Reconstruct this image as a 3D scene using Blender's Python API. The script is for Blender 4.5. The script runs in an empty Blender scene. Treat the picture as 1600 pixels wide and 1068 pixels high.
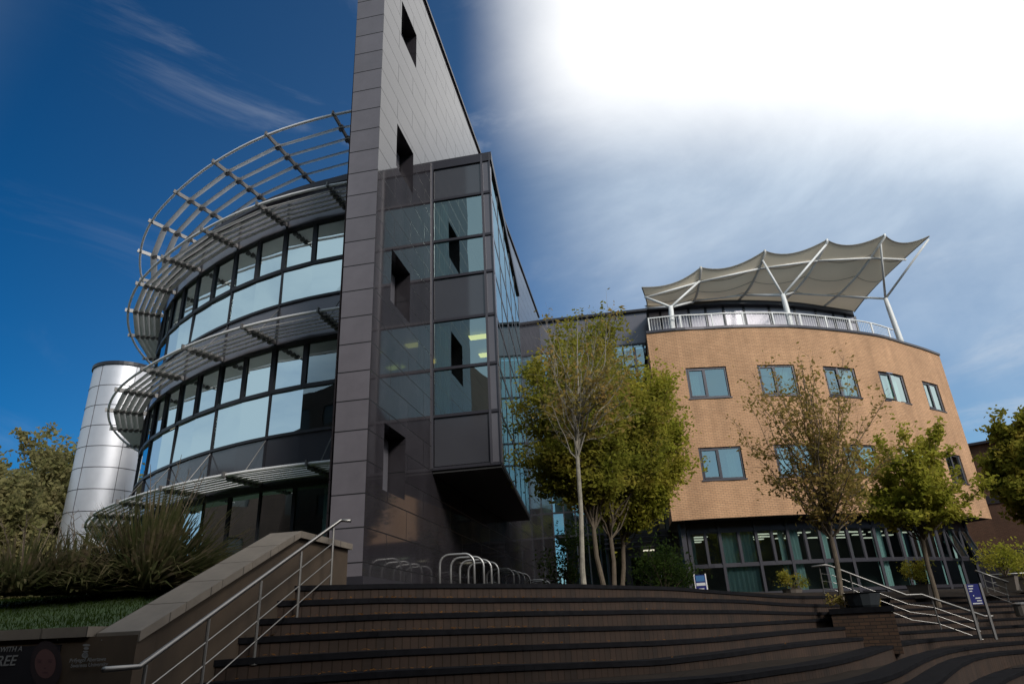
import bpy, bmesh, math, random
from mathutils import Vector, Matrix
random.seed(7)
R=math.radians
sc=bpy.context.scene
# ------------------------------------------------------------------ camera
FP=1045.0; PITCH=math.atan(448/1045.); ROLL=math.atan2(125,2434)
R0=Vector((1,0,0)); F0=Vector((0,math.cos(PITCH),math.sin(PITCH))); U0=Vector((0,-math.sin(PITCH),math.cos(PITCH)))
CX=R0*math.cos(ROLL)-U0*math.sin(ROLL); CY=R0*math.sin(ROLL)+U0*math.cos(ROLL)
cam=bpy.data.cameras.new('camera'); co=bpy.data.objects.new('camera',cam); sc.collection.objects.link(co)
m=Matrix.Identity(4)
for i in range(3): m[i][0]=CX[i]; m[i][1]=CY[i]; m[i][2]=-F0[i]
co.matrix_world=m; cam.sensor_width=36; cam.lens=36*FP/1600; cam.clip_end=3000; cam.clip_start=.05
sc.camera=co
sc.view_settings.view_transform='Standard'; sc.view_settings.look='None'; sc.view_settings.gamma=1; sc.view_settings.exposure=0
SUN_AZ,SUN_EL=148,32
# ------------------------------------------------------------------ world
def ray(x,y): return (CX*((x-800)/FP)-CY*((y-534)/FP)+F0).normalized()
def hv(az): return Vector((math.sin(R(az)),math.cos(R(az)),0))
def atz(x,y,z): r=ray(x,y); return r*(z/r.z)
def atd(x,y,D): r=ray(x,y); return r*(D/math.hypot(r.x,r.y))
w=bpy.data.worlds.new('World'); sc.world=w; w.use_nodes=True
nt=w.node_tree; N=nt.nodes; Lk=nt.links; N.clear()
def wn(t,**k):
    n=N.new(t)
    for a,b in k.items(): setattr(n,a,b)
    return n
def wmath(op,a,b=None,c=None,clamp=False):
    n=wn('ShaderNodeMath',operation=op); n.use_clamp=clamp
    for i,v in enumerate((a,b,c)):
        if v is None: continue
        if isinstance(v,(int,float)): n.inputs[i].default_value=v
        else: Lk.new(v,n.inputs[i])
    return n.outputs[0]
def wmix(f,a,b,bt='MIX'):
    n=wn('ShaderNodeMix',data_type='RGBA',blend_type=bt)
    for i,v in ((0,f),(6,a),(7,b)):
        if isinstance(v,(int,float)): n.inputs[i].default_value=v
        elif isinstance(v,tuple): n.inputs[i].default_value=v+(1,)
        else: Lk.new(v,n.inputs[i])
    return n.outputs[2]
tc=wn('ShaderNodeTexCoord'); DIR=tc.outputs['Generated']
def wdot(v):
    n=wn('ShaderNodeVectorMath',operation='DOT_PRODUCT'); Lk.new(DIR,n.inputs[0]); n.inputs[1].default_value=tuple(v); return n.outputs['Value']
def wsmooth(x,a,b,ta=0.,tb=1.):
    n=wn('ShaderNodeMapRange',interpolation_type='SMOOTHSTEP'); Lk.new(x,n.inputs[0])
    for i,v in enumerate((a,b,ta,tb)): n.inputs[i+1].default_value=v
    return n.outputs[0]
def wnoise(scale,stretch,detail=6,rough=.6,dist=0.):
    mp=wn('ShaderNodeMapping'); Lk.new(DIR,mp.inputs[0]); mp.inputs['Scale'].default_value=stretch; mp.inputs['Rotation'].default_value=(.3,.2,.5)
    n=wn('ShaderNodeTexNoise'); Lk.new(mp.outputs[0],n.inputs['Vector']); n.inputs['Scale'].default_value=scale
    n.inputs['Detail'].default_value=detail; n.inputs['Roughness'].default_value=rough; n.inputs['Distortion'].default_value=dist
    return n.outputs['Fac']
sky=wn('ShaderNodeTexSky',sky_type='NISHITA'); sky.sun_disc=False; sky.sun_elevation=R(SUN_EL); sky.sun_rotation=R(SUN_AZ)
sky.air_density=1.0; sky.dust_density=.3; sky.ozone_density=3
skc=wmix(1.0,sky.outputs[0],(.1,.1,.1),'MULTIPLY')
# deep polarised blue towards the left, paler to the right
side=wsmooth(wdot(hv(75)),-.62,.75)
tint=wmix(side,(.003,.37,.66),(.80,1.08,1.20))
base=wmix(1.0,skc,tint,'MULTIPLY')
# clouds
n1=ray(1600,130).cross(ray(900,130)).normalized()
if n1.z<0: n1=-n1
n2=ray(900,400).cross(ray(900,10)).normalized()
if n2.x<0: n2=-n2
cn=wnoise(2.2,(1,1,1.6),7,.6,.4)
wob=wmath('MULTIPLY',wmath('SUBTRACT',cn,.5),.045)
d1=wmath('ADD',wdot(n1),wob); d2=wmath('ADD',wdot(n2),wob)
cen=wdot(ray(1250,60))
core=wmath('MULTIPLY',wmath('MULTIPLY',wsmooth(d1,-.15,.05),wsmooth(d2,-.17,.05)),wsmooth(cen,.15,.60))
halo=wmath('MULTIPLY',wmath('MULTIPLY',wsmooth(d1,-.48,-.08),wsmooth(d2,-.16,.12)),wsmooth(cen,.0,.7))
wisp=wsmooth(wnoise(1.9,(1.0,1.0,3.2),8,.62,.9),.50,.78)
wispR=wmath('MULTIPLY',wisp,wsmooth(wdot(hv(75)),-.55,.35,.06,.75))
rear=wmath('MULTIPLY',wmath('MAXIMUM',wsmooth(wdot(hv(210)),-.25,.15),wsmooth(wdot(hv(150)),-.1,.3)),wsmooth(cn,.25,.6,.45,1.))
c1=wmix(wispR,base,(.62,.66,.72))
c1=wmix(wmath('MULTIPLY',rear,.78),c1,(.50,.61,.66))
c2=wmix(wmath('MULTIPLY',halo,wmath('ADD',wmath('MULTIPLY',wsmooth(cn,.32,.7),.42),.52)),c1,(.68,.80,.93))
c3=wmix(core,c2,(1.25,1.25,1.25))
bg=wn('ShaderNodeBackground'); Lk.new(c3,bg.inputs[0]); bg.inputs[1].default_value=1.0
wo=wn('ShaderNodeOutputWorld'); Lk.new(bg.outputs[0],wo.inputs[0])
# ------------------------------------------------------------------ sun
sl=bpy.data.lights.new('sun','SUN'); sl.energy=2.7; sl.angle=R(12); sl.color=(1,.95,.87)
so=bpy.data.objects.new('sun',sl); sc.collection.objects.link(so)
sd=Vector((math.sin(R(SUN_AZ))*math.cos(R(SUN_EL)),math.cos(R(SUN_AZ))*math.cos(R(SUN_EL)),math.sin(R(SUN_EL))))
so.rotation_euler=(-sd).to_track_quat('-Z','Y').to_euler(); so['kind']='structure'

# ------------------------------------------------------------------ materials
def M(name,col,rough=.6,metal=0.,var=0.,vscale=3.,spec=.5,coat=0.,bump=0.,uv=False,vstretch=(1,1,1)):
    m=bpy.data.materials.new(name); m.use_nodes=True; t=m.node_tree; b=t.nodes['Principled BSDF']
    b.inputs['Base Color'].default_value=tuple(col)+(1,); b.inputs['Roughness'].default_value=rough; b.inputs['Metallic'].default_value=metal
    b.inputs['Specular IOR Level'].default_value=spec; b.inputs['Coat Weight'].default_value=coat; b.inputs['Coat Roughness'].default_value=.08
    if var or bump:
        tc=t.nodes.new('ShaderNodeTexCoord'); mp=t.nodes.new('ShaderNodeMapping'); t.links.new(tc.outputs['UV' if uv else 'Object'],mp.inputs[0]); mp.inputs['Scale'].default_value=vstretch
        n=t.nodes.new('ShaderNodeTexNoise'); n.inputs['Scale'].default_value=vscale; n.inputs['Detail'].default_value=8; n.inputs['Roughness'].default_value=.65
        t.links.new(mp.outputs[0],n.inputs['Vector'])
        if var:
            r=t.nodes.new('ShaderNodeMapRange'); r.inputs[1].default_value=.3; r.inputs[2].default_value=.7; r.inputs[3].default_value=1-var; r.inputs[4].default_value=1+var
            t.links.new(n.outputs['Fac'],r.inputs[0])
            h=t.nodes.new('ShaderNodeHueSaturation'); h.inputs['Color'].default_value=tuple(col)+(1,); t.links.new(r.outputs[0],h.inputs['Value']); t.links.new(h.outputs[0],b.inputs['Base Color'])
            r2=t.nodes.new('ShaderNodeMapRange'); r2.inputs[3].default_value=max(rough-.08,.02); r2.inputs[4].default_value=rough+.1; t.links.new(n.outputs['Fac'],r2.inputs[0]); t.links.new(r2.outputs[0],b.inputs['Roughness'])
        if bump:
            bp=t.nodes.new('ShaderNodeBump'); bp.inputs['Strength'].default_value=bump; bp.inputs['Distance'].default_value=.02; t.links.new(n.outputs['Fac'],bp.inputs['Height']); t.links.new(bp.outputs[0],b.inputs['Normal'])
    return m
def brick(name,c1,c2,mortar,bw,rh,ms,rough=.8,offset=.5,bias=0.,coat=0.,var=.15,vs=.6,bump=.3,spec=.5,rot=0.):
    m=M(name,c1,rough,spec=spec,coat=coat); t=m.node_tree; b=t.nodes['Principled BSDF']
    tc=t.nodes.new('ShaderNodeTexCoord'); br=t.nodes.new('ShaderNodeTexBrick'); mp=t.nodes.new('ShaderNodeMapping'); mp.inputs['Rotation'].default_value=(0,0,rot)
    t.links.new(tc.outputs['UV'],mp.inputs[0]); t.links.new(mp.outputs[0],br.inputs['Vector'])
    br.offset=offset; br.inputs['Scale'].default_value=1; br.inputs['Brick Width'].default_value=bw; br.inputs['Row Height'].default_value=rh
    br.inputs['Mortar Size'].default_value=ms; br.inputs['Mortar Smooth'].default_value=.1; br.inputs['Bias'].default_value=bias
    br.inputs['Color1'].default_value=tuple(c1)+(1,); br.inputs['Color2'].default_value=tuple(c2)+(1,); br.inputs['Mortar'].default_value=tuple(mortar)+(1,)
    n=t.nodes.new('ShaderNodeTexNoise'); n.inputs['Scale'].default_value=vs; n.inputs['Detail'].default_value=9; n.inputs['Roughness'].default_value=.7; t.links.new(tc.outputs['UV'],n.inputs['Vector'])
    r=t.nodes.new('ShaderNodeMapRange'); r.inputs[1].default_value=.3; r.inputs[2].default_value=.7; r.inputs[3].default_value=1-var; r.inputs[4].default_value=1+var; t.links.new(n.outputs['Fac'],r.inputs[0])
    rg=t.nodes.new('ShaderNodeMapRange'); rg.inputs[3].default_value=rough; rg.inputs[4].default_value=min(.9,rough+.4); t.links.new(br.outputs['Fac'],rg.inputs[0]); t.links.new(rg.outputs[0],b.inputs['Roughness'])
    sg_=t.nodes.new('ShaderNodeMapRange'); sg_.inputs[3].default_value=spec; sg_.inputs[4].default_value=spec*.5; t.links.new(br.outputs['Fac'],sg_.inputs[0]); t.links.new(sg_.outputs[0],b.inputs['Specular IOR Level'])
    m2=t.nodes.new('ShaderNodeMapping'); m2.inputs['Scale'].default_value=(1.6,.16,1); t.links.new(tc.outputs['UV'],m2.inputs[0])
    n2=t.nodes.new('ShaderNodeTexNoise'); n2.inputs['Scale'].default_value=1.; n2.inputs['Detail'].default_value=5; t.links.new(m2.outputs[0],n2.inputs['Vector'])
    r2=t.nodes.new('ShaderNodeMapRange'); r2.inputs[1].default_value=.35; r2.inputs[2].default_value=.65; r2.inputs[3].default_value=1-var*.7; r2.inputs[4].default_value=1+var*.5; t.links.new(n2.outputs['Fac'],r2.inputs[0])
    mm=t.nodes.new('ShaderNodeMath'); mm.operation='MULTIPLY'; t.links.new(r.outputs[0],mm.inputs[0]); t.links.new(r2.outputs[0],mm.inputs[1])
    h=t.nodes.new('ShaderNodeHueSaturation'); t.links.new(br.outputs['Color'],h.inputs['Color']); t.links.new(mm.outputs[0],h.inputs['Value']); t.links.new(h.outputs[0],b.inputs['Base Color'])
    if bump:
        bp=t.nodes.new('ShaderNodeBump'); bp.inputs['Strength'].default_value=bump; bp.inputs['Distance'].default_value=.01; bp.invert=True; t.links.new(br.outputs['Fac'],bp.inputs['Height']); t.links.new(bp.outputs[0],b.inputs['Normal'])
    return m
def glass(name,tcol,gcol,f0,rough=.01):
    m=bpy.data.materials.new(name); m.use_nodes=True; t=m.node_tree; t.nodes.clear()
    tr=t.nodes.new('ShaderNodeBsdfTransparent'); tr.inputs[0].default_value=tcol+(1,)
    g=t.nodes.new('ShaderNodeBsdfGlossy'); g.inputs['Color'].default_value=gcol+(1,); g.inputs['Roughness'].default_value=rough
    fr=t.nodes.new('ShaderNodeLayerWeight'); fr.inputs['Blend'].default_value=.35
    r=t.nodes.new('ShaderNodeMapRange'); r.inputs[3].default_value=f0; r.inputs[4].default_value=1.; t.links.new(fr.outputs['Fresnel'],r.inputs[0])
    mx=t.nodes.new('ShaderNodeMixShader'); t.links.new(r.outputs[0],mx.inputs[0]); t.links.new(tr.outputs[0],mx.inputs[1]); t.links.new(g.outputs[0],mx.inputs[2])
    tc=t.nodes.new('ShaderNodeTexCoord'); n=t.nodes.new('ShaderNodeTexNoise'); n.inputs['Scale'].default_value=.8; t.links.new(tc.outputs['Object'],n.inputs['Vector'])
    bp=t.nodes.new('ShaderNodeBump'); bp.inputs['Strength'].default_value=.035; bp.inputs['Distance'].default_value=.1; t.links.new(n.outputs['Fac'],bp.inputs['Height']); t.links.new(bp.outputs[0],g.inputs['Normal'])
    o=t.nodes.new('ShaderNodeOutputMaterial'); t.links.new(mx.outputs[0],o.inputs[0]); return m
def leafmat(name,ca,cb,cc,scale=1.2):
    m=bpy.data.materials.new(name); m.use_nodes=True; t=m.node_tree; t.nodes.clear()
    tc=t.nodes.new('ShaderNodeTexCoord'); n=t.nodes.new('ShaderNodeTexNoise'); n.inputs['Scale'].default_value=scale; n.inputs['Detail'].default_value=8; n.inputs['Roughness'].default_value=.75; t.links.new(tc.outputs['Object'],n.inputs['Vector'])
    r=t.nodes.new('ShaderNodeValToRGB'); e=r.color_ramp.elements; e[0].position=.36; e[0].color=ca+(1,); e[1].position=.66; e[1].color=cc+(1,); q=e.new(.5); q.color=cb+(1,); t.links.new(n.outputs['Fac'],r.inputs[0])
    d=t.nodes.new('ShaderNodeBsdfDiffuse'); tl=t.nodes.new('ShaderNodeBsdfTranslucent'); t.links.new(r.outputs[0],d.inputs[0]); t.links.new(r.outputs[0],tl.inputs[0])
    mx=t.nodes.new('ShaderNodeMixShader'); mx.inputs[0].default_value=.5; t.links.new(d.outputs[0],mx.inputs[1]); t.links.new(tl.outputs[0],mx.inputs[2])
    o=t.nodes.new('ShaderNodeOutputMaterial'); t.links.new(mx.outputs[0],o.inputs[0]); return m
def emis(name,c,s):
    m=bpy.data.materials.new(name); m.use_nodes=True; b=m.node_tree.nodes['Principled BSDF']; b.inputs['Base Color'].default_value=c+(1,); b.inputs['Emission Color'].default_value=c+(1,); b.inputs['Emission Strength'].default_value=s; return m
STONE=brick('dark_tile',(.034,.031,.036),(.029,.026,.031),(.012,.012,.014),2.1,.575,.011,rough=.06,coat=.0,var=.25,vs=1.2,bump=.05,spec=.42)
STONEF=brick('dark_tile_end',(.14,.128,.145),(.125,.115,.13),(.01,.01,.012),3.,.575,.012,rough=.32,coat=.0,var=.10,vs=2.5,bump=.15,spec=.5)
PANEL=M('grey_panel',(.15,.145,.165),.22,.25,var=.08,vscale=.5)
PANELD=M('spandrel_panel',(.055,.056,.066),.07,.0,var=.05,vscale=.6,spec=1.)
FRAME=M('frame_dark',(.028,.028,.034),.4,.3)
FRAMEG=M('frame_grey',(.048,.046,.057),.4,.4)
ALU=M('aluminium',(.74,.72,.72),.5,.0,var=.06,vscale=4)
RIBM=M('rib_grey',(.17,.165,.165),.5,.5)
STEEL=M('stainless',(.26,.25,.24),.42,.85,var=.08,vscale=6)
WHITE=M('white_paint',(.74,.74,.73),.4,var=.04,vscale=2)
GLASS=glass('teal_glass',(.60,.74,.72),(.80,.91,.92),.20)
GLASSB=glass('bay_glass',(.50,.68,.64),(.76,.95,.95),.40)
GLASSD=glass('ground_glass',(.52,.66,.66),(.7,.85,.88),.10)
BRICK=brick('buff_brick',(.60,.345,.19),(.52,.29,.155),(.28,.18,.115),.225,.075,.009,rough=.85,var=.16,vs=.55,bump=.35)
BRICKD=brick('dark_brown_brick',(.055,.032,.024),(.045,.026,.02),(.03,.022,.018),.225,.075,.009,rough=.9,var=.2,vs=.4,bump=.2)  # brick of the unseen blocks, kept dark so their reflections go dark
BRICKB=brick('brown_brick',(.15,.075,.045),(.12,.058,.036),(.08,.05,.035),.225,.075,.009,rough=.9,var=.2,vs=.4,bump=.2)
SOLD=brick('soldier_brick',(.036,.018,.010),(.023,.012,.007),(.025,.016,.011),.114,.4,.008,rough=.8,var=.35,vs=2.,bump=.5,offset=0.)
PIERB=brick('pier_brick',(.075,.038,.02),(.045,.024,.014),(.03,.022,.018),.225,.075,.01,rough=.85,var=.25,vs=2.,bump=.4)
NOSE=M('blue_engineering_brick',(.011,.011,.013),.95,spec=.04,var=.3,vscale=6,bump=.2)
COPE=brick('stone_coping',(.16,.135,.11),(.14,.118,.096),(.08,.07,.06),.9,2.,.012,rough=.75,var=.18,vs=3.,bump=.2,offset=0.)
WALLR=M('rendered_wall',(.055,.037,.023),.85,var=.35,vscale=1.6,bump=.2,vstretch=(1,1,.5))
PAVE=M('paving',(.020,.015,.012),.9,spec=.1,var=.25,vscale=2,bump=.1)
LAWN=M('lawn',(.022,.045,.009),.9,var=.35,vscale=7,bump=.5)
BARKP=M('pale_bark',(.27,.245,.20),.85,var=.35,vscale=9,bump=.5)
BARKD=M('dark_bark',(.11,.085,.06),.9,var=.35,vscale=9,bump=.5)
METAL=M('brushed_cladding',(.66,.66,.70),.46,.6,var=.06,vscale=1.2)
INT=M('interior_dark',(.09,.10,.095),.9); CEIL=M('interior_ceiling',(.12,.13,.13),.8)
BLIND=M('blind_pale',(.60,.70,.67),.8,var=.18,vscale=1.,vstretch=(14,14,.2)); 
PAVP=M('pavilion_panel',(.40,.38,.43),.3,.25,var=.05,vscale=.6)
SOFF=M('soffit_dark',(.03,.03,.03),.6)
FAB=M('canopy_fabric',(.74,.65,.52),.7,var=.05,vscale=.6)
t=FAB.node_tree; tl=t.nodes.new('ShaderNodeBsdfTranslucent'); tl.inputs[0].default_value=(.75,.62,.45,1); mx=t.nodes.new('ShaderNodeMixShader'); mx.inputs[0].default_value=.22
o_=t.nodes['Material Output']; t.links.new(t.nodes['Principled BSDF'].outputs[0],mx.inputs[1]); t.links.new(tl.outputs[0],mx.inputs[2]); t.links.new(mx.outputs[0],o_.inputs[0])
SEAM=M('fabric_seam',(.22,.21,.19),.8)
LAMP=emis('lamp_panel',(1.,.93,.72),.75); LAMPY=emis('lamp_yellow',(1.,.78,.2),1.6)
LEAFG=leafmat('leaves_green',(.15,.170,.025),(.25,.245,.04),(.37,.29,.055))
LEAFA=leafmat('leaves_autumn',(0.213,0.194,0.050),(0.325,0.250,0.075),(0.413,0.250,0.088))
LEAFD=leafmat('leaves_dark',(.02,.04,.012),(.04,.065,.018),(.06,.09,.02))
LEAFY=leafmat('leaves_yellow',(.19,.215,.026),(.34,.335,.048),(.45,.37,.07))
LEAFO=leafmat('leaves_olive',(0.163,0.169,0.062),(0.250,0.231,0.100),(0.325,0.275,0.138))
FLAX=leafmat('flax_blades',(.045,.062,.022),(.085,.082,.036),(.19,.14,.095),3.)
BLUE=M('sign_blue',(.02,.025,.16),.4); WHT=M('sign_white',(.7,.7,.7),.5); LBLUE=M('sign_pale_blue',(.05,.16,.35),.5)
BANN=M('banner_black',(.010,.009,.012),.5,var=.1); LETT=M('banner_letter',(.16,.16,.16),.6); SKINP=M('printed_face',(.09,.042,.040),.6); HAIRP=M('printed_hair',(.02,.012,.014),.6); FEAT=M('printed_features',(.06,.025,.03),.6)
POT=M('dark_planter',(.025,.03,.035),.5); TERR=M('planter_grey',(.12,.10,.085),.8,var=.1)
# ------------------------------------------------------------------ mesh helpers
class MB:
    def __init__(s): s.v=[];s.f=[];s.uv=[];s.mi=[]
    def quad(s,a,b,c,d,uv=None,mi=0):
        i=len(s.v); s.v+= [tuple(a),tuple(b),tuple(c),tuple(d)]; s.f.append((i,i+1,i+2,i+3)); s.mi.append(mi)
        if uv is None:
            a,b,d=Vector(a),Vector(b),Vector(d); lu=(b-a).length; lv=(d-a).length; uv=((0,0),(lu,0),(lu,lv),(0,lv))
        s.uv+=list(uv)
    def tri(s,a,b,c,mi=0):
        i=len(s.v); s.v+=[tuple(a),tuple(b),tuple(c)]; s.f.append((i,i+1,i+2)); s.uv+=[(0,0),(1,0),(0,1)]; s.mi.append(mi)
    def hexa(s,b,t,uvs=None,mi=0):   # b,t: 4 pts each (ccw)
        s.quad(b[3],b[2],b[1],b[0],mi=mi); s.quad(t[0],t[1],t[2],t[3],mi=mi)
        u=0
        for i in range(4):
            j=(i+1)%4; L=(Vector(b[j])-Vector(b[i])).length
            s.quad(b[i],b[j],t[j],t[i],((u,b[i][2]),(u+L,b[j][2]),(u+L,t[j][2]),(u,t[i][2])),mi); u+=L
    def box(s,c,x,y,z,mi=0):  # centre, half-axis vectors
        c,x,y,z=Vector(c),Vector(x),Vector(y),Vector(z)
        s.hexa([c-x-y-z,c+x-y-z,c+x+y-z,c-x+y-z],[c-x-y+z,c+x-y+z,c+x+y+z,c-x+y+z],mi=mi)
    def bar(s,a,b,w,h,up=(0,0,1),mi=0):
        a,b=Vector(a),Vector(b); d=(b-a); L=d.length
        if L<1e-5: return
        d/=L; up=Vector(up)
        if abs(d.dot(up))>.97: up=Vector((1,0,0))
        x=d.cross(up).normalized(); y=x.cross(d).normalized()
        s.box((a+b)/2,x*w/2,d*L/2,y*h/2,mi)
    def tube(s,pts,rs,n=8,caps=True,mi=0):
        pts=[Vector(p) for p in pts]
        if not isinstance(rs,(list,tuple)): rs=[rs]*len(pts)
        i0=len(s.v); prev=None
        for k,p in enumerate(pts):
            d=(pts[min(k+1,len(pts)-1)]-pts[max(k-1,0)])
            if d.length<1e-7: d=Vector((0,0,1))
            d.normalize()
            if prev is None:
                x=d.cross(Vector((0,0,1)));
                if x.length<.05: x=d.cross(Vector((1,0,0)))
            else: x=prev-d*prev.dot(d)
            if x.length<1e-5: x=d.cross(Vector((0,1,0)))
            x.normalize(); prev=x; y=d.cross(x)
            for j in range(n):
                a=2*math.pi*j/n; s.v.append(tuple(p+(x*math.cos(a)+y*math.sin(a))*rs[k]))
        for k in range(len(pts)-1):
            for j in range(n):
                a=i0+k*n+j; b=i0+k*n+(j+1)%n; s.f.append((a,b,b+n,a+n)); s.uv+=[(0,0),(1,0),(1,1),(0,1)]; s.mi.append(mi)
        if caps:
            s.f.append(tuple(i0+j for j in range(n))[::-1]); s.uv+=[(0,0)]*n; s.mi.append(mi)
            e=i0+(len(pts)-1)*n; s.f.append(tuple(e+j for j in range(n))); s.uv+=[(0,0)]*n; s.mi.append(mi)
    def build(s,name,mats,parent=None,smooth=False,weld=False):
        me=bpy.data.meshes.new(name); me.from_pydata(s.v,[],s.f); me.update()
        ul=me.uv_layers.new(name='UVMap'); 
        flat=[c for p in s.uv for c in p]; ul.data.foreach_set('uv',flat)
        if not isinstance(mats,(list,tuple)): mats=[mats]
        for q in mats: me.materials.append(q)
        if len(mats)>1: me.polygons.foreach_set('material_index',s.mi)
        if smooth: me.polygons.foreach_set('use_smooth',[True]*len(me.polygons))
        if weld or smooth:
            bm=bmesh.new(); bm.from_mesh(me); bmesh.ops.remove_doubles(bm,verts=bm.verts,dist=1e-4); bm.to_mesh(me); bm.free()
        o=bpy.data.objects.new(name,me); sc.collection.objects.link(o)
        if parent: o.parent=parent; o.matrix_parent_inverse=Matrix.Translation(-(world_loc(parent)))
        return o
def world_loc(o):
    v=Vector(o.location)
    return v if o.parent is None else Vector((0,0,0)) + (world_loc(o.parent) if False else v+world_loc_base(o))
def world_loc_base(o): return Vector((0,0,0))
def tag(o,label=None,cat=None,group=None,kind=None):
    if label: o['label']=label
    if cat: o['category']=cat
    if group: o['group']=group
    if kind: o['kind']=kind
    return o
def thing(name,label,cat,loc=(0,0,0),group=None):
    o=bpy.data.objects.new(name,None); sc.collection.objects.link(o); o.location=loc; o.empty_display_size=.3
    return tag(o,label,cat,group)
def interp(tab,x):
    if x<=tab[0][0]: return tab[0][1]
    for (a,p),(b,q) in zip(tab,tab[1:]):
        if x<=b: return p+(q-p)*(x-a)/(b-a)
    return tab[-1][1]
def smoothcurve(pts,n):  # catmull-rom
    P=[Vector(p) for p in pts]; P=[P[0]*2-P[1]]+P+[P[-1]*2-P[-2]]; out=[]
    for i in range(1,len(P)-2):
        for k in range(n):
            t=k/n; a,b,c,d=P[i-1:i+3]
            out.append(.5*((2*b)+(c-a)*t+(2*a-5*b+4*c-d)*t*t+(3*b-a-3*c+d)*t**3))
    out.append(P[-2]); return out
# wall with rectangular holes mapped through f(s,z)->point ; holes=[(s0,s1,z0,z1)]
def holedwall(mb,f,s0,s1,z0,z1,holes,ds=1e9,mi=0,top=None):
    zs=sorted({z0,z1}|{h[2] for h in holes}|{h[3] for h in holes})
    for a,b in zip(zs,zs[1:]):
        hs=sorted((h[0],h[1]) for h in holes if h[2]<=a+1e-6 and h[3]>=b-1e-6)
        cur=s0; spans=[]
        for p,q in hs:
            if p>cur: spans.append((cur,p))
            cur=max(cur,q)
        if cur<s1: spans.append((cur,s1))
        for p,q in spans:
            n=max(1,int(math.ceil((q-p)/ds)))
            for i in range(n):
                u=p+(q-p)*i/n; v=p+(q-p)*(i+1)/n
                bt=(lambda s: b) if (top is None or b<z1-1e-6) else top
                mb.quad(f(u,a),f(v,a),f(v,bt(v)),f(u,bt(u)),((u,a),(v,a),(v,bt(v)),(u,bt(u))),mi)
# ------------------------------------------------------------------ frame of the fin building
AZ=R(10.4); D1=Vector((math.sin(AZ),math.cos(AZ),0)); N1=Vector((math.cos(AZ),-math.sin(AZ),0)); C0=hv(-12.95)*12.0
def T(t,u,z): p=C0+D1*t+N1*u; return Vector((p.x,p.y,z))
ZB=.3
# ---- fin
fin=thing('tiled_fin_building','tall slim wall of dark polished tiles with four deep window openings','building',T(0,-.3,ZB))
def ftop(t): return 17.95-.058*t
H=[(.79,1.98,2.50,3.79),(.92,2.12,6.50,7.77),(1.05,2.22,10.10,11.35),(1.17,2.35,14.38,15.62)]
mb=MB(); holedwall(mb,lambda t,z:T(t,0,z),0,24,ZB,17.9,H,top=ftop)
dp=.42
for a,b,c,d in H:
    mb.quad(T(a,0,c),T(a,-dp,c),T(a,-dp,d),T(a,0,d)); mb.quad(T(b,-dp,c),T(b,0,c),T(b,0,d),T(b,-dp,d))
    mb.quad(T(a,0,d),T(a,-dp,d),T(b,-dp,d),T(b,0,d)); mb.quad(T(a,-dp,c),T(a,0,c),T(b,0,c),T(b,-dp,c))
mb.quad(T(24,0,ZB),T(24,-.7,ZB),T(24,-.7,ftop(24)),T(24,0,ftop(24)))
mb.quad(T(0,-.7,ZB),T(24,-.7,ZB),T(24,-.7,ftop(24)),T(0,-.7,ftop(0)))
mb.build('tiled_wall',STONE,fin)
mb=MB()
def T2(u,z): return T(0,u,z)
lo,hi=.60,.70
a,b=T(-.003,-lo-.02,ZB),T(-.003,.001,ZB); c,d=T(-.003,.001,ftop(0)),T(-.003,-hi-.02,ftop(0))
mb.quad(a,b,c,d,((0.1,ZB),(.7,ZB),(.7,ftop(0)),(.1,ftop(0))))
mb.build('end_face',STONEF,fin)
mb=MB(); mb.hexa([T(-.04,-.78,ftop(0)),T(-.04,.05,ftop(0)),T(24,.05,ftop(24)),T(24,-.78,ftop(24))],[T(-.04,-.78,ftop(0)+.12),T(-.04,.05,ftop(0)+.12),T(24,.05,ftop(24)+.12),T(24,-.78,ftop(24)+.12)]); mb.build('roof_coping',FRAMEG,fin)
mb=MB(); mb.hexa([T(-.06,-.74,ZB),T(-.06,.05,ZB),T(23.9,.05,ZB),T(23.9,-.74,ZB)],[T(-.06,-.74,.93),T(-.06,.05,.93),T(23.9,.05,.93),T(23.9,-.74,.93)]); mb.build('plinth',FRAMEG,fin)
for a,b,c,d in H:
    mb=MB(); mb.quad(T(a,-dp+.01,c),T(b,-dp+.01,c),T(b,-dp+.01,d),T(a,-dp+.01,d)); wd=mb.build('window',FRAME,fin)
    mb=MB(); mb.box((T(a,-dp+.06,c)+T(b,-dp+.06,d))/2,D1*((b-a)/2-.07),N1*.01,Vector((0,0,(d-c)/2-.07))); mb.build('pane',PANEL,wd)
# ------------------------------------------------------------------ glazed bay
bay=thing('glazed_bay','tall glass bay hanging off the right side of the tiled fin over a dark soffit','building',T(8,.6,3.5))
TB=3.81; ZT,ZBB=12.22,3.50
def BF(u,z,o=0.): return T(TB-o,u,z)
rows=[(3.56,4.72,'p'),(4.80,5.93,'g'),(6.00,7.24,'g'),(7.32,8.48,'p'),(8.56,9.60,'g'),(9.66,10.92,'g'),(11.0,12.0,'p')]
R_a=(TB,1.66); R_b=(12.1,.84)
def BR(s,z,o=0.):   # right side, s 0..1, outward offset o
    t=R_a[0]+(R_b[0]-R_a[0])*s; u=R_a[1]+(R_b[1]-R_a[1])*s
    dv=(D1*(R_b[0]-R_a[0])+N1*(R_b[1]-R_a[1])).normalized(); nv=Vector((dv.y,-dv.x,0)); p=T(t,u,z)+nv*o
    return p
for z0,z1,k in rows:
    mb=MB(); mb.quad(BF(.05,z0),BF(1.42,z0),BF(1.42,z1),BF(.05,z1)); mb.build('spandrel_panel' if k=='p' else 'window_pane',PANELD if k=='p' else GLASSB,bay)
nb=5
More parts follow.
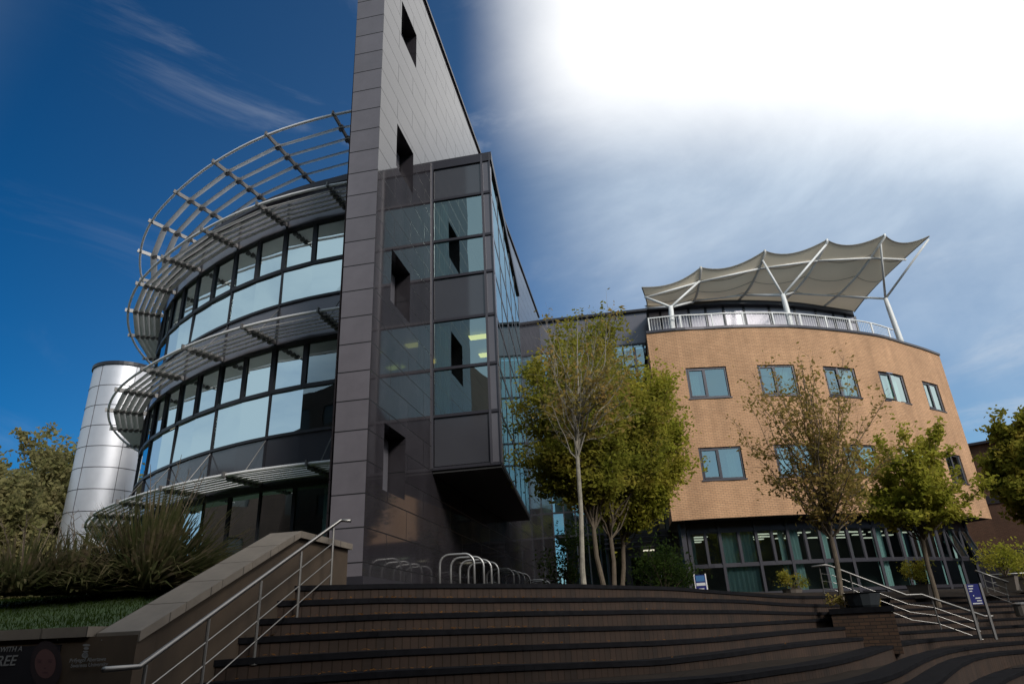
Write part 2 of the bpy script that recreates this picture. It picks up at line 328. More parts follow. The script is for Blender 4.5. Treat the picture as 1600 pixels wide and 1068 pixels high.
for i in range(nb):
    for z0,z1,k in rows:
        mb=MB(); a,b=(i+.0)/nb,(i+1)/nb; mb.quad(BR(a,z0),BR(b,z0),BR(b,z1),BR(a,z1)); mb.build('spandrel_panel' if k=='p' else 'window_pane',GLASSB,bay)
mb=MB()
zz=[3.50,4.76,5.965,7.28,8.52,9.63,10.96]
for z in zz: mb.bar(BF(-.02,z,.02),BF(1.66,z,.02),.05,.07)
mb.bar(BF(.0,ZBB,.03),BF(.0,ZT,.03),.07,.07); mb.bar(BF(1.43,ZBB,.03),BF(1.43,ZT,.03),.05,.06)
for z in zz: mb.bar(BR(0,z,-.008),BR(1,z,-.008),.03,.10)
for i in range(nb+1): mb.bar(BR(i/nb,ZBB,-.008),BR(i/nb,ZT,-.008),.12,.03)
mb.build('frame',FRAMEG,bay)
mb=MB()
for z0,z1,k in rows: mb.hexa([BF(1.45,z0-.03,.012),BF(1.655,z0-.03,.012),BF(1.655,z0-.03,-.2),BF(1.45,z0-.03,-.2)],[BF(1.45,z1+.03,.012),BF(1.655,z1+.03,.012),BF(1.655,z1+.03,-.2),BF(1.45,z1+.03,-.2)])
mb.build('corner_panel',PANEL,bay)
mb=MB(); q=[T(TB-.05,-.02,0),T(TB-.05,1.72,0),T(12.15,.9,0),T(12.15,-.02,0)]
up=lambda L,z:[Vector((p.x,p.y,z)) for p in L]
mb.hexa(up(q,12.0),up(q,12.28)); mb.build('roof_edge',FRAMEG,bay)
mb=MB(); q=[T(TB,.01,0),T(TB,1.65,0),T(12.1,.83,0),T(12.1,.01,0)]
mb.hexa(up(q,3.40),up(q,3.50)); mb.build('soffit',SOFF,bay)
mb=MB(); 
for z in (7.35,8.2): mb.hexa(up([T(TB+.1,.02,0),T(TB+.1,1.55,0),T(12,.75,0),T(12,.02,0)],z),up([T(TB+.1,.02,0),T(TB+.1,1.55,0),T(12,.75,0),T(12,.02,0)],z+.1))
mb.hexa(up([T(12.0,.01,0),T(12.0,.8,0),T(12.1,.8,0),T(12.1,.01,0)],3.5),up([T(12.0,.01,0),T(12.0,.8,0),T(12.1,.8,0),T(12.1,.01,0)],12.1))
mb.build('floor_slab',CEIL,bay)
mb=MB()
for z0,z1 in ((4.8,7.2),(8.56,10.9)):
    n=10
    for i in range(n):
        u0=.06+.36*i/n; mb.quad(BF(u0,z0,-.12-.03*(i%2)),BF(u0+.036,z0,-.12-.03*((i+1)%2)),BF(u0+.036,z1,-.12-.03*((i+1)%2)),BF(u0,z1,-.12-.03*(i%2)))
mb.build('curtain',BLIND,bay)
for z in (7.30,):
    for k in range(2):
        mb=MB(); mb.box(T(TB+1.2+k*1.3,.9-.05*k,z-.05),N1*.24,D1*.12,Vector((0,0,.02))); mb.build('ceiling_lamp',LAMPY,bay)
# ------------------------------------------------------------------ curved glass wing (drum)
drum=thing('curved_glass_wing','curved three-storey glass office wing with silver sunshades left of the tiled fin','building',(-9,24,ZB))
FN=[(-2.55,15.62),(-4.45,15.90),(-6.38,16.52),(-8.22,17.52),(-9.95,18.82),(-11.45,20.25),(-12.70,21.95),(-13.65,23.85),(-14.25,25.95),(-14.40,28.15),(-14.0,30.3),(-13.0,32.2)]
SUBN=4
FC=smoothcurve([(x,y,0) for x,y in FN],SUBN)
def cnorm(C,i):
    d=(C[min(i+1,len(C)-1)]-C[max(i-1,0)]).normalized(); return Vector((-d.y,d.x,0))*(-1)
# outward normal: points toward the camera side
FNn=[]
for i in range(len(FC)):
    n=cnorm(FC,i)
    if n.dot(FC[i]-Vector((-3,26,0)))<0: n=-n
    FNn.append(n)
def FP3(i,off,z):
    i0=int(math.floor(i)); i0=max(0,min(i0,len(FC)-2)); f=i-i0
    p=FC[i0].lerp(FC[i0+1],f)+FNn[i0].lerp(FNn[i0+1],f)*off; return Vector((p.x,p.y,z))
NM=len(FN)-1
def strip(mb,i0,i1,off0,z0,off1,z1,n=None):
    n=n or max(1,int(round((i1-i0))))
    for k in range(n):
        a=i0+(i1-i0)*k/n; b=i0+(i1-i0)*(k+1)/n
        mb.quad(FP3(a,off0,z0),FP3(b,off0,z0),FP3(b,off1,z1),FP3(a,off1,z1),((a*.52,z0),(b*.52,z0),(b*.52,z1),(a*.52,z1)))
rr0=random.Random(9)
levels=[(4.80,5.93,6.00,7.22),(8.56,9.57,9.64,10.90)]
for m_ in range(NM):
    i0=m_*SUBN; i1=i0+SUBN; g=.06
    for (a,b,c,d) in levels:
        mb=MB(); strip(mb,i0+g,i1-g,rr0.uniform(-.012,.012),a,rr0.uniform(-.012,.012),b,2); mb.build('window_pane',GLASS,drum)
        for h in (0,1):
            j0=i0+h*2+g; j1=j0+2-2*g; fr=MB()
            for q in ((j0,c,j1,c),(j0,d,j1,d)): fr.bar(FP3(q[0],.03,q[1]),FP3(q[2],.03,q[3]),.06,.07)
            for q in (j0,j1): fr.bar(FP3(q,.03,c),FP3(q,.03,d),.06,.06)
            w_=fr.build('window_frame',FRAME,drum)
            mb=MB(); strip(mb,j0,j1,rr0.uniform(-.012,.012),c,rr0.uniform(-.012,.012),d,1); mb.build('pane',GLASS,w_)
    for (a,b,mm) in ((3.50,4.74,PANELD),(7.30,8.50,PANEL),(10.98,12.1,PANEL)):
        mb=MB(); strip(mb,i0+.04,i1-.04,0,a,0,b,2); mb.build('spandrel_panel',mm,drum)
    for h in (0,1):
        mb=MB(); strip(mb,i0+h*2+g,i0+h*2+2-g,0,.9,0,3.40,1); mb.build('window_pane',GLASSD,drum)
mb=MB()
for k in range(NM*SUBN):
    for z,hh in ((4.77,.07),(5.965,.06),(7.26,.09),(8.53,.07),(9.60,.06),(10.94,.09),(3.45,.12),(2.0,.05)):
        mb.bar(FP3(k,.02,z),FP3(k+1,.02,z),.06,hh)
for m_ in range(NM+1):
    mb.bar(FP3(m_*SUBN,.01,ZB),FP3(m_*SUBN,.01,12.1),.05,.055)
    if m_<NM: mb.bar(FP3(m_*SUBN+2,.02,.9),FP3(m_*SUBN+2,.02,3.4),.06,.08)
mb.build('mullion_grid',FRAME,drum)
mb=MB(); strip(mb,0,NM*SUBN,.15,12.1,.15,12.28); strip(mb,0,NM*SUBN,0,12.1,.15,12.1)
top=[FP3(k,.15,12.28) for k in range(NM*SUBN+1)]
cc=Vector((-4,29,12.28))
for k in range(NM*SUBN): mb.tri(top[k],top[k+1],cc)
mb.tri(top[-1],Vector((1.0,34,12.28)),cc); mb.tri(top[0],cc,Vector((-1.2,16.5,12.28))); mb.tri(cc,Vector((1.0,34,12.28)),Vector((-1.2,16.5,12.28)))
mb.build('roof',FRAMEG,drum)
for z0,z1 in ((.3,.45),(3.42,3.6),(7.26,7.45),(10.96,11.1)):   # floors
    mb=MB()
    for z in (z0,z1):
        tt=[FP3(k,-.10,z) for k in range(NM*SUBN+1)]; c_=Vector((-4,27,z))
        for k in range(NM*SUBN): mb.tri(tt[k],tt[k+1],c_)
    strip(mb,0,NM*SUBN,-.10,z0,-.10,z1); mb.build('floor_slab',CEIL,drum)
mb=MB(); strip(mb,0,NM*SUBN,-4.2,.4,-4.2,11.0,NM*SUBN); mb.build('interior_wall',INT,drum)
rr=random.Random(3)
for m_ in range(1,9):                                              # blinds and curtains behind the glass
    for z0,z1 in ((4.85,7.15),(8.6,10.8),(1.0,3.35)):
        if rr.random()<.72:
            wdt=rr.choice([.5,.6,1.,2.2]); st=m_*SUBN+rr.choice([0.1,2.4,.1]); mb=MB(); n=max(2,int(wdt*9))
            for k in range(n):
                a=st+wdt*k/n; b=st+wdt*(k+1)/n; oo=-.16-.05*(k%2); ob=-.16-.05*((k+1)%2)
                mb.quad(FP3(a,oo,z0),FP3(b,ob,z0),FP3(b,ob,z1),FP3(a,oo,z1))
            mb.build('curtain',BLIND,drum)
    if m_%2==0:
        mb=MB(); p=FP3(m_*SUBN+1.6,-1.1,7.18); mb.box(p,Vector((.3,.1,0)),Vector((-.1,.3,0)),Vector((0,0,.02))); mb.build('ceiling_lamp',LAMPY if m_==0 else LAMP,drum)
# sunshades: tube, slats, ribs
def shade(z,nm0,nm1,offs,tube_off,tilt,slw,label,zin=None,tubez=0.,back=0.):
    sh=bpy.data.objects.new('sunshade',None); sc.collection.objects.link(sh); sh.parent=drum; sh.matrix_parent_inverse=Matrix.Translation(-Vector(drum.location))
    zin=z if zin is None else zin
    def zz_(o): return zin+(z-zin)*(o/tube_off)
    K=range(int(nm0*SUBN*2),int(nm1*SUBN*2)+1)
    mb=MB(); mb.tube([FP3(k/2,tube_off,z+tubez) for k in K],.04,8); mb.build('edge_tube',ALU,sh,smooth=True)
    ct,st=math.cos(R(tilt)),math.sin(R(tilt))
    for o in offs:
        mb=MB(); zc=zz_(o)
        for k in range(int(nm0*SUBN),int(nm1*SUBN)):
            if k%SUBN and False: pass
            # straight slats between ribs: chord from rib to rib
        for m_ in range(int(nm0),int(math.ceil(nm1))):
            a,b=m_*SUBN,min((m_+1)*SUBN,nm1*SUBN)
            P=[FP3(a,o-slw*ct,zc+slw*st),FP3(b,o-slw*ct,zc+slw*st),FP3(b,o+slw*ct,zc-slw*st),FP3(a,o+slw*ct,zc-slw*st)]
            n=(P[1]-P[0]).cross(P[3]-P[0]).normalized()*.012
            mb.hexa([p-n for p in P],[p+n for p in P])
        mb.build('slat',ALU,sh)
    for m_ in range(int(nm0),int(nm1)+1):
        mb=MB(); a=m_*SUBN
        mb.bar(FP3(a,-back if back else .0,zz_(-back if back else 0)),FP3(a,tube_off+.10,zz_(tube_off+.10)),.045,.13)
        for o in offs: mb.bar(FP3(a,o-.05,zz_(o)-.02),FP3(a,o+.05,zz_(o)-.02),.12,.18)
        mb.build('rib',RIBM,sh)
    return sh
def rods(z,zt,nm,tube_off):
    for m_ in range(nm+1):
        mb=MB(); mb.tube([FP3(m_*SUBN,tube_off*.6,z),FP3(m_*SUBN,.02,zt)],.014,5); mb.build('tie_rod',RIBM,drum)
shade(3.62,0,9,[.16,.34,.52,.70,.88,1.04],1.17,24,.10,'')
shade(7.42,0,9,[.22,.40,.58,.76,.94],1.17,27,.095,'')
shade(11.15,0,9,[.22,.40,.58,.76,.94],1.17,27,.09,'')
rods(7.45,8.4,9,1.17); rods(11.2,12.0,9,1.17); rods(3.65,4.7,9,1.17)
sh=shade(13.60,0,9,[-1.3,-.90,-.50,-.10,.30,.70],1.15,32,.12,'',zin=13.38,back=2.1)
mb=MB()
for m_ in range(10): mb.bar(FP3(m_*SUBN,-1.6,12.28),FP3(m_*SUBN,-1.6,13.15),.08,.08)
mb.build('post',RIBM,sh)
# ------------------------------------------------------------------ metal cylinder
cy=thing('metal_cylinder','tall round tower clad in silver metal sheets left of the curved glass wing','tower',(0,0,0))
cyc=hv(-31.87)*38.0; cyc=Vector((cyc.x,cyc.y,0)); cy.location=(cyc.x,cyc.y,-.5); RC=1.55
mb=MB(); n=48
def ringpt(a,r,z): return Vector((cyc.x+math.cos(a)*r,cyc.y+math.sin(a)*r,z))
for i in range(n):
    a,b=2*math.pi*i/n,2*math.pi*(i+1)/n; mb.quad(ringpt(a,RC,-.5),ringpt(b,RC,-.5),ringpt(b,RC,13.1),ringpt(a,RC,13.1))
mb.build('cladding',METAL,cy,smooth=True)
mb=MB(); zr=12.45-.12
zl=[13.1-.33]; 
for k in range(13): mb.tube([ringpt(2*math.pi*i/n,RC+.004,12.0-k*1.02) for i in range(n+1)],.016,4,caps=False)
af=math.atan2(-cyc.y,-cyc.x)
for k in range(6):
    a=af+R(-47)+k*R(60)*1.0; mb.tube([ringpt(a,RC+.004,-.5),ringpt(a,RC+.004,13.1)],.014,4)
mb.build('cladding_joint',FRAMEG,cy)
mb=MB(); 
for i in range(n):
    a,b=2*math.pi*i/n,2*math.pi*(i+1)/n
    mb.quad(ringpt(a,RC+.07,13.08),ringpt(b,RC+.07,13.08),ringpt(b,RC+.07,13.25),ringpt(a,RC+.07,13.25)); mb.quad(ringpt(a,RC-.05,13.08),ringpt(b,RC-.05,13.08),ringpt(b,RC+.07,13.08),ringpt(a,RC+.07,13.08)); mb.tri(ringpt(a,RC+.07,13.25),ringpt(b,RC+.07,13.25),(cyc.x,cyc.y,13.3))
mb.build('cap',FRAME,cy)
# ------------------------------------------------------------------ link block
link=thing('glazed_link_block','glass link block with grey top band between the tiled fin and the buff brick wing','building',T(26,3,ZB))
TL=24.02
def LF(u,z,o=0.): return T(TL-o+.045*u,u,z)
UW=8.0; nu=7
rowsL=[(14.0,15.05),(15.1,16.1)]
mb=MB(); holedwall(mb,LF,.0,UW,14.35,16.25,[],ds=2); mb.build('top_band',PANEL,link)
mb=MB(); mb.bar(LF(0,16.3,.05),LF(UW,16.3,.05),.25,.14); mb.build('roof_edge',FRAME,link)
zL=[4.2,5.4,8.0,9.2,11.8,13.0,14.3]
for i in range(nu):
    a,b=UW*i/nu,UW*(i+1)/nu
    prev=4.2
    for z in zL[1:]:
        mb=MB(); mb.quad(LF(a,prev),LF(b,prev),LF(b,z),LF(a,z)); mb.build('window_pane',GLASSB,link); prev=z
mb=MB()
for z in zL: mb.bar(LF(0,z,.03),LF(UW,z,.03),.05,.09)
for i in range(nu*2+1): mb.bar(LF(UW*i/nu/2,.8,.03),LF(UW*i/nu/2,14.3,.03),.05,.06)
for u in (2.6,5.2): mb.bar(LF(u,.8,.25),LF(u,14.0,.25),.1,.12)
mb.build('mullion_grid',FRAME,link)
for i in range(nu):
    a,b=UW*i/nu,UW*(i+1)/nu
    if i in (3,4): continue
    mb=MB(); mb.quad(LF(a,.8),LF(b,.8),LF(b,4.15),LF(a,4.15)); mb.build('window_pane',GLASSD,link)
mb=MB(); mb.hexa([LF(0,ZB,-5),LF(0,ZB,-5.2),LF(UW,ZB,-5.2),LF(UW,ZB,-5)],[LF(0,16,-5),LF(0,16,-5.2),LF(UW,16,-5.2),LF(UW,16,-5)])
for z in (4.2,8.,11.9,16.1): mb.hexa([LF(0,z,-.2),LF(UW,z,-.2),LF(UW,z,-5),LF(0,z,-5)],[LF(0,z+.15,-.2),LF(UW,z+.15,-.2),LF(UW,z+.15,-5),LF(0,z+.15,-5)])
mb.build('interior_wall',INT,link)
mb=MB()
for i in range(0,nu*2,2): 
    for z0,z1 in ((5.4,8),(9.3,11.8)):
        if (i*7+int(z0))%3: mb.quad(LF(UW*i/nu/2+.1,z0,-.3),LF(UW*i/nu/2+.7,z0,-.3),LF(UW*i/nu/2+.7,z1,-.3),LF(UW*i/nu/2+.1,z1,-.3))
mb.build('curtain',BLIND,link)
us=UW*3/nu; ue=UW*5/nu
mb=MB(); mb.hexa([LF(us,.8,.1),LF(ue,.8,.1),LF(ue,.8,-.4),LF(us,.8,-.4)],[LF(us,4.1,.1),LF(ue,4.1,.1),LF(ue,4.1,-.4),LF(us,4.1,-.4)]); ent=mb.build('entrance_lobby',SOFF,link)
for k in range(2):
    a=us+.25+k*.95; mb=MB(); mb.box((LF(a,.85,.14)+LF(a+.85,3.0,.14))/2,N1*.42,D1*.02,Vector((0,0,1.05))); dr=mb.build('door',GLASSD,ent)
    mb=MB(); 
    for q in ((a,a),(a+.85,a+.85)): mb.bar(LF(q[0],.8,.17),LF(q[0],3.0,.17),.05,.05)
    mb.bar(LF(a,3.0,.17),LF(a+.85,3.0,.17),.05,.07); mb.bar(LF(a+.42,1.4,.22),LF(a+.42,2.2,.22),.03,.03); mb.build('door_frame',FRAMEG,ent)
mb=MB(); mb.box(LF(us+1.7,2.05,.2),N1*.12,D1*.01,Vector((0,0,.17))); mb.build('notice',WHT,ent)
mb=MB(); mb.box(LF(us+1.2,3.25,.3),N1*.28,D1*.05,Vector((0,0,.03))); mb.build('lamp',LAMP,ent)
for k in range(4):
    mb=MB(); mb.hexa([LF(us-.9,3.4+k*.22,.7),LF(ue+.5,3.4+k*.22,.7),LF(ue+.5,3.4+k*.22,.5),LF(us-.9,3.4+k*.22,.5)],[LF(us-.9,3.45+k*.22,.7),LF(ue+.5,3.45+k*.22,.7),LF(ue+.5,3.45+k*.22,.5),LF(us-.9,3.45+k*.22,.5)]); mb.build('louvre',FRAMEG,link)
# ------------------------------------------------------------------ buff brick wing
bw=thing('buff_brick_wing','curved buff brick wing with two rows of windows above a glazed ground floor','building',tuple(hv(22)*36)[:2]+(ZB,))
BP=[(12.35,30.45),(15.3,30.62),(17.4,30.98),(20,31.45),(22.5,32.15),(24.5,32.85),(27.4,34.4),(29.8,36.1),(30.9,37.15),(32.1,38.8),(33.2,40.45),(34.12,42.2)]
bc=smoothcurve([tuple(hv(a)*d) for a,d in BP],6)
azs=[math.degrees(math.atan2(p.x,p.y)) for p in bc]; ds_=[p.length for p in bc]
arc=[0.]
for p,q in zip(bc,bc[1:]): arc.append(arc[-1]+(q-p).length)
def s_of(az): return interp(list(zip(azs,arc)),az)
def BW(s,z,off=0.):
    for i in range(len(arc)-1):
        if s<=arc[i+1] or i==len(arc)-2:
            f=(s-arc[i])/(arc[i+1]-arc[i]); p=bc[i].lerp(bc[i+1],f)
            def nn(k): d=(bc[min(k+1,len(bc)-1)]-bc[max(k-1,0)]).normalized(); return Vector((d.y,-d.x,0))
            n=nn(i).lerp(nn(i+1),min(max(f,0),1)).normalized(); p=p+n*off; return Vector((p.x,p.y,z))
SE=arc[-1]
wins=[]
for a,b in ((15.28,18.65),(21.15,24.0),(26.1,28.3),(29.85,31.43),(32.53,33.44)):
    for z0,z1 in ((9.37,10.88),(5.60,7.06)): wins.append((s_of(a),s_of(b),z0,z1))
ZK,ZU=3.96,12.94
mb=MB(); holedwall(mb,BW,0,SE,ZK,ZU-.12,wins,ds=.7)
rv=.13
for a,b,c,d in wins:
    mb.quad(BW(a,c),BW(a,c,-rv),BW(a,d,-rv),BW(a,d)); mb.quad(BW(b,c,-rv),BW(b,c),BW(b,d),BW(b,d,-rv)); mb.quad(BW(a,d),BW(a,d,-rv),BW(b,d,-rv),BW(b,d)); mb.quad(BW(a,c,-rv),BW(a,c),BW(b,c),BW(b,c,-rv))
e0=BW(SE,ZK); e1=e0+Vector((-4.2,8.5,0)); mb.quad(e0,e1,(e1.x,e1.y,ZU-.12),(e0.x,e0.y,ZU-.12),((SE,ZK),(SE+9.5,ZK),(SE+9.5,ZU),(SE,ZU)))
e2=BW(0,ZK); e3=e2+D1*6; mb.quad(e3,e2,(e2.x,e2.y,ZU-.12),(e3.x,e3.y,ZU-.12),((-6,ZK),(0,ZK),(0,ZU),(-6,ZU)))
mb.build('brick_wall',BRICK,bw)
mb=MB(); ns=40
for k in range(ns):
    a,b=SE*k/ns,SE*(k+1)/ns
    mb.hexa([BW(a,ZU-.12,.06),BW(b,ZU-.12,.06),BW(b,ZU-.12,-.4),BW(a,ZU-.12,-.4)],[BW(a,ZU,.06),BW(b,ZU,.06),BW(b,ZU,-.4),BW(a,ZU,-.4)])
    mb.quad(BW(a,ZU-.1,-.4),BW(b,ZU-.1,-.4),BW(b,ZU-.1,-9),BW(a,ZU-.1,-9))
mb.build('parapet_coping',FRAMEG,bw)
mb=MB()
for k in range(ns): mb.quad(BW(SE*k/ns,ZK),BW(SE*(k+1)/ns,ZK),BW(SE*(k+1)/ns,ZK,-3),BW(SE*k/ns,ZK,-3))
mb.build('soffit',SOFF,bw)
def bar_s(mb,a,b,z0,z1,off,w,h):
    mb.bar(BW(a,z0,off),BW(b,z1,off),w,h)
for wi,(a,b,c,d) in enumerate(wins):
    mb=MB(); o_=-rv+.03; mid=a+(b-a)*.46; fw=.09
    bar_s(mb,a,b,c+.045,c+.045,o_,.07,fw); bar_s(mb,a,b,d-.045,d-.045,o_,.07,fw)
    for s_ in (a+.045,b-.045,mid): mb.bar(BW(s_,c,o_),BW(s_,d,o_),fw,.07)
    # opening sash on the left half
    for s_ in (a+.12,mid-.07): mb.bar(BW(s_,c+.08,o_+.03),BW(s_,d-.08,o_+.03),.06,.05)
    for z in (c+.11,d-.11): bar_s(mb,a+.1,mid-.05,z,z,o_+.03,.05,.06)
    wf=mb.build('window_frame',FRAMEG,bw)
    mb=MB(); n=2
    mb.quad(BW(a+.05,c+.05,o_),BW(mid,c+.05,o_),BW(mid,d-.05,o_),BW(a+.05,d-.05,o_)); mb.build('pane',GLASSB,wf)
    mb=MB(); mb.quad(BW(mid,c+.05,o_),BW(b-.05,c+.05,o_),BW(b-.05,d-.05,o_),BW(mid,d-.05,o_)); mb.build('pane',GLASSB,wf)
    mb=MB(); mb.hexa([BW(a-.05,c-.05,.04),BW(b+.05,c-.05,.04),BW(b+.05,c-.05,-.1),BW(a-.05,c-.05,-.1)],[BW(a-.05,c+.003,.04),BW(b+.05,c+.003,.04),BW(b+.05,c+.003,-.1),BW(a-.05,c+.003,-.1)]); mb.build('sill',FRAMEG,wf)
    mb=MB(); n=8; cw=(b-a)*.30; s0=b-cw-.05 if wi%3 else a+.08
    if wi in (6,7): s0=b-(b-a)*.9; cw=(b-a)*.8
    for k in range(n): mb.quad(BW(s0+cw*k/n,c,-.32-.05*(k%2)),BW(s0+cw*(k+1)/n,c,-.32-.05*((k+1)%2)),BW(s0+cw*(k+1)/n,d,-.32-.05*((k+1)%2)),BW(s0+cw*k/n,d,-.32-.05*(k%2)))
    mb.build('curtain',BLIND,wf)
mb=MB()
for k in range(ns):
    a,b=SE*k/ns,SE*(k+1)/ns
    mb.quad(BW(a,.6,-4.5),BW(b,.6,-4.5),BW(b,12.5,-4.5),BW(a,12.5,-4.5))
    for z in (3.98,7.6): mb.quad(BW(a,z,-.25),BW(b,z,-.25),BW(b,z,-4.5),BW(a,z,-4.5))
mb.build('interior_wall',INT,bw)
# ground floor glazing
GO=-1.0; g0,g1=s_of(13.6),s_of(33.7)
def GW(s,z,o=0.): return BW(s,z,GO+o)
nmod=11
for i in range(nmod):
    a=g0+(g1-g0)*i/nmod; b=g0+(g1-g0)*(i+1)/nmod; mid=(a+b)/2
    mb=MB(); mb.quad(GW(a+.04,.98),GW(b-.04,.98),GW(b-.04,2.02),GW(a+.04,2.02)); mb.build('window_pane',GLASSD,bw)
    for k,(p,q) in enumerate(((a+.04,mid-.03),(mid+.03,b-.04))):
        tilt=.42 if (i==nmod-1 or i==nmod-2) and k==1 else 0.
        mb=MB(); P=[GW(p,2.14,tilt),GW(q,2.14,tilt),GW(q,3.50),GW(p,3.50)]
        for u_,v_ in ((0,1),(1,2),(2,3),(3,0)): mb.bar(P[u_],P[v_],.07,.09)
        f_=mb.build('window_frame',FRAMEG,bw); mb=MB(); mb.quad(*P); mb.build('pane',GLASSD if not tilt else GLASSB,f_)
mb=MB()
for i in range(nmod*3):
    a=g0+(g1-g0)*i/nmod/3; b=g0+(g1-g0)*(i+1)/nmod/3
    for z,h in ((.9,.14),(2.08,.12),(3.55,.10)): mb.bar(GW(a,z),GW(b,z),.12,h)
    mb.quad(GW(a,3.6),GW(b,3.6),GW(b,3.96),GW(a,3.96))
for i in range(nmod+1):
    s_=g0+(g1-g0)*i/nmod; mb.bar(GW(s_,.5,.03),GW(s_,3.96,.03),.11,.12)
    if i<nmod: s_+=(g1-g0)/nmod/2; mb.bar(GW(s_,2.08,.02),GW(s_,3.6,.02),.09,.1)
mb.bar(GW(g0-.25,.4,.0),GW(g0-.25,3.96,.0),.5,.2)
mb.build('mullion_grid',FRAMEG,bw)
mb=MB()
for i in range(24): mb.quad(GW(g0-.5+(g1-g0+.5)*i/24,.2),GW(g0-.5+(g1-g0+.5)*(i+1)/24,.2),GW(g0-.5+(g1-g0+.5)*(i+1)/24,.86),GW(g0-.5+(g1-g0+.5)*i/24,.86))
p=GW(g1,.2); q=p+Vector((-2.2,6,0)); mb.quad(p,q,(q.x,q.y,.86),(p.x,p.y,.86)); mb.quad((p.x,p.y,.86),(q.x,q.y,.86),(q.x,q.y,3.96),(p.x,p.y,3.96))
mb.build('plinth',FRAME,bw)
rr=random.Random(11)
for i in range(nmod):
    a=g0+(g1-g0)*i/nmod; b=g0+(g1-g0)*(i+1)/nmod
    ch=[.12,1.,.2,.3,.35,.15,.4,.3,.2,.35,.3][i]; L=(b-a)*ch; s0=a+.08 if i%2==0 else a+.15
    if i==2: s0=b-L*1.2
    if i==1: L=(b-a)*.86
    n=max(3,int(L/.09)); mb=MB()
    for k in range(n): mb.quad(GW(s0+L*k/n,.95,-.2-.06*(k%2)),GW(s0+L*(k+1)/n,.95,-.2-.06*((k+1)%2)),GW(s0+L*(k+1)/n,3.5,-.2-.06*((k+1)%2)),GW(s0+L*k/n,3.5,-.2-.06*(k%2)))
    mb.build('curtain',BLIND,bw)
for i in (0,2,2.5,3.4,5,5.5,6.3,8):
    for k in range(3):
        s_=g0+(g1-g0)*(i+.45)/nmod; mb=MB(); mb.box(GW(s_,3.42,-.9-k*1.0),Vector((.30,.06,0)),Vector((-.02,.1,0)),Vector((0,0,.02))); mb.build('ceiling_lamp',LAMP,bw)
# railing on roof
rl=thing('terrace_railing','pale metal railing of upright bars along the roof edge above the buff brick wall','railing',tuple(BW(SE/3,ZU)))
def rail_run(s0,s1):
    mb=MB(); n=int((s1-s0)/.6)
    for k in range(n): mb.bar(BW(s0+(s1-s0)*k/n,13.72,-.25),BW(s0+(s1-s0)*(k+1)/n,13.72,-.25),.06,.05)
    mb.build('handrail',WHITE,rl); mb=MB()
    for k in range(n): mb.bar(BW(s0+(s1-s0)*k/n,13.02,-.25),BW(s0+(s1-s0)*(k+1)/n,13.02,-.25),.04,.04)
    mb.build('bottom_rail',WHITE,rl)
    s=s0; mb=MB()
    while s<s1: mb.bar(BW(s,13.0,-.25),BW(s,13.7,-.25),.012,.012); s+=.135
    mb.build('balusters',WHITE,rl)
    s=s0
    while s<s1: mb=MB(); mb.bar(BW(s,12.9,-.25),BW(s,13.74,-.25),.06,.06); mb.build('post',WHITE,rl); s+=1.55
rail_run(s_of(12.75),s_of(32.0))
# pavilion
pv=thing('rooftop_pavilion','dark grey panelled rooftop pavilion under the tensile canopy','building',tuple(hv(22)*37)[:2]+(12.9,))
PP=[(12.7,34.45),(15,34.6),(17.8,35.0),(21,35.8),(25,37.5),(27.8,39.5),(29.3,40.8)]
pc=smoothcurve([tuple(hv(a)*d) for a,d in PP],4)
n=len(pc)
for i in range(0,n-1,2):
    j=min(i+2,n-1); mb=MB(); mb.quad((pc[i].x,pc[i].y,12.9),(pc[j].x,pc[j].y,12.9),(pc[j].x,pc[j].y,15.7),(pc[i].x,pc[i].y,15.7)); mb.build('wall_panel',PAVP,pv)
mb=MB()
for i in range(0,n,2): mb.bar((pc[i].x,pc[i].y,12.9),(pc[i].x,pc[i].y,15.75),.10,.12)
for i in range(n-1):
    mb.bar((pc[i].x,pc[i].y,15.35),(pc[i+1].x,pc[i+1].y,15.35),.08,.07)
mb.build('mullion',FRAME,pv)
mb=MB()
for i in range(n-1):
    a,b=pc[i],pc[i+1]; ao,bo=a*(1-.45/a.length),b*(1-.45/b.length); ai,bi=a*1.15,b*1.15
    mb.hexa([(ao.x,ao.y,15.72),(bo.x,bo.y,15.72),(bi.x,bi.y,15.72),(ai.x,ai.y,15.72)],[(ao.x,ao.y,15.95),(bo.x,bo.y,15.95),(bi.x,bi.y,15.95),(ai.x,ai.y,15.95)])
mb.build('roof',FRAME,pv)
mb=MB(); a=pc[-1]; b=a*1.15; mb.quad((a.x,a.y,12.9),(b.x,b.y,12.9),(b.x,b.y,15.7),(a.x,a.y,15.7)); mb.build('end_wall',PANEL,pv)
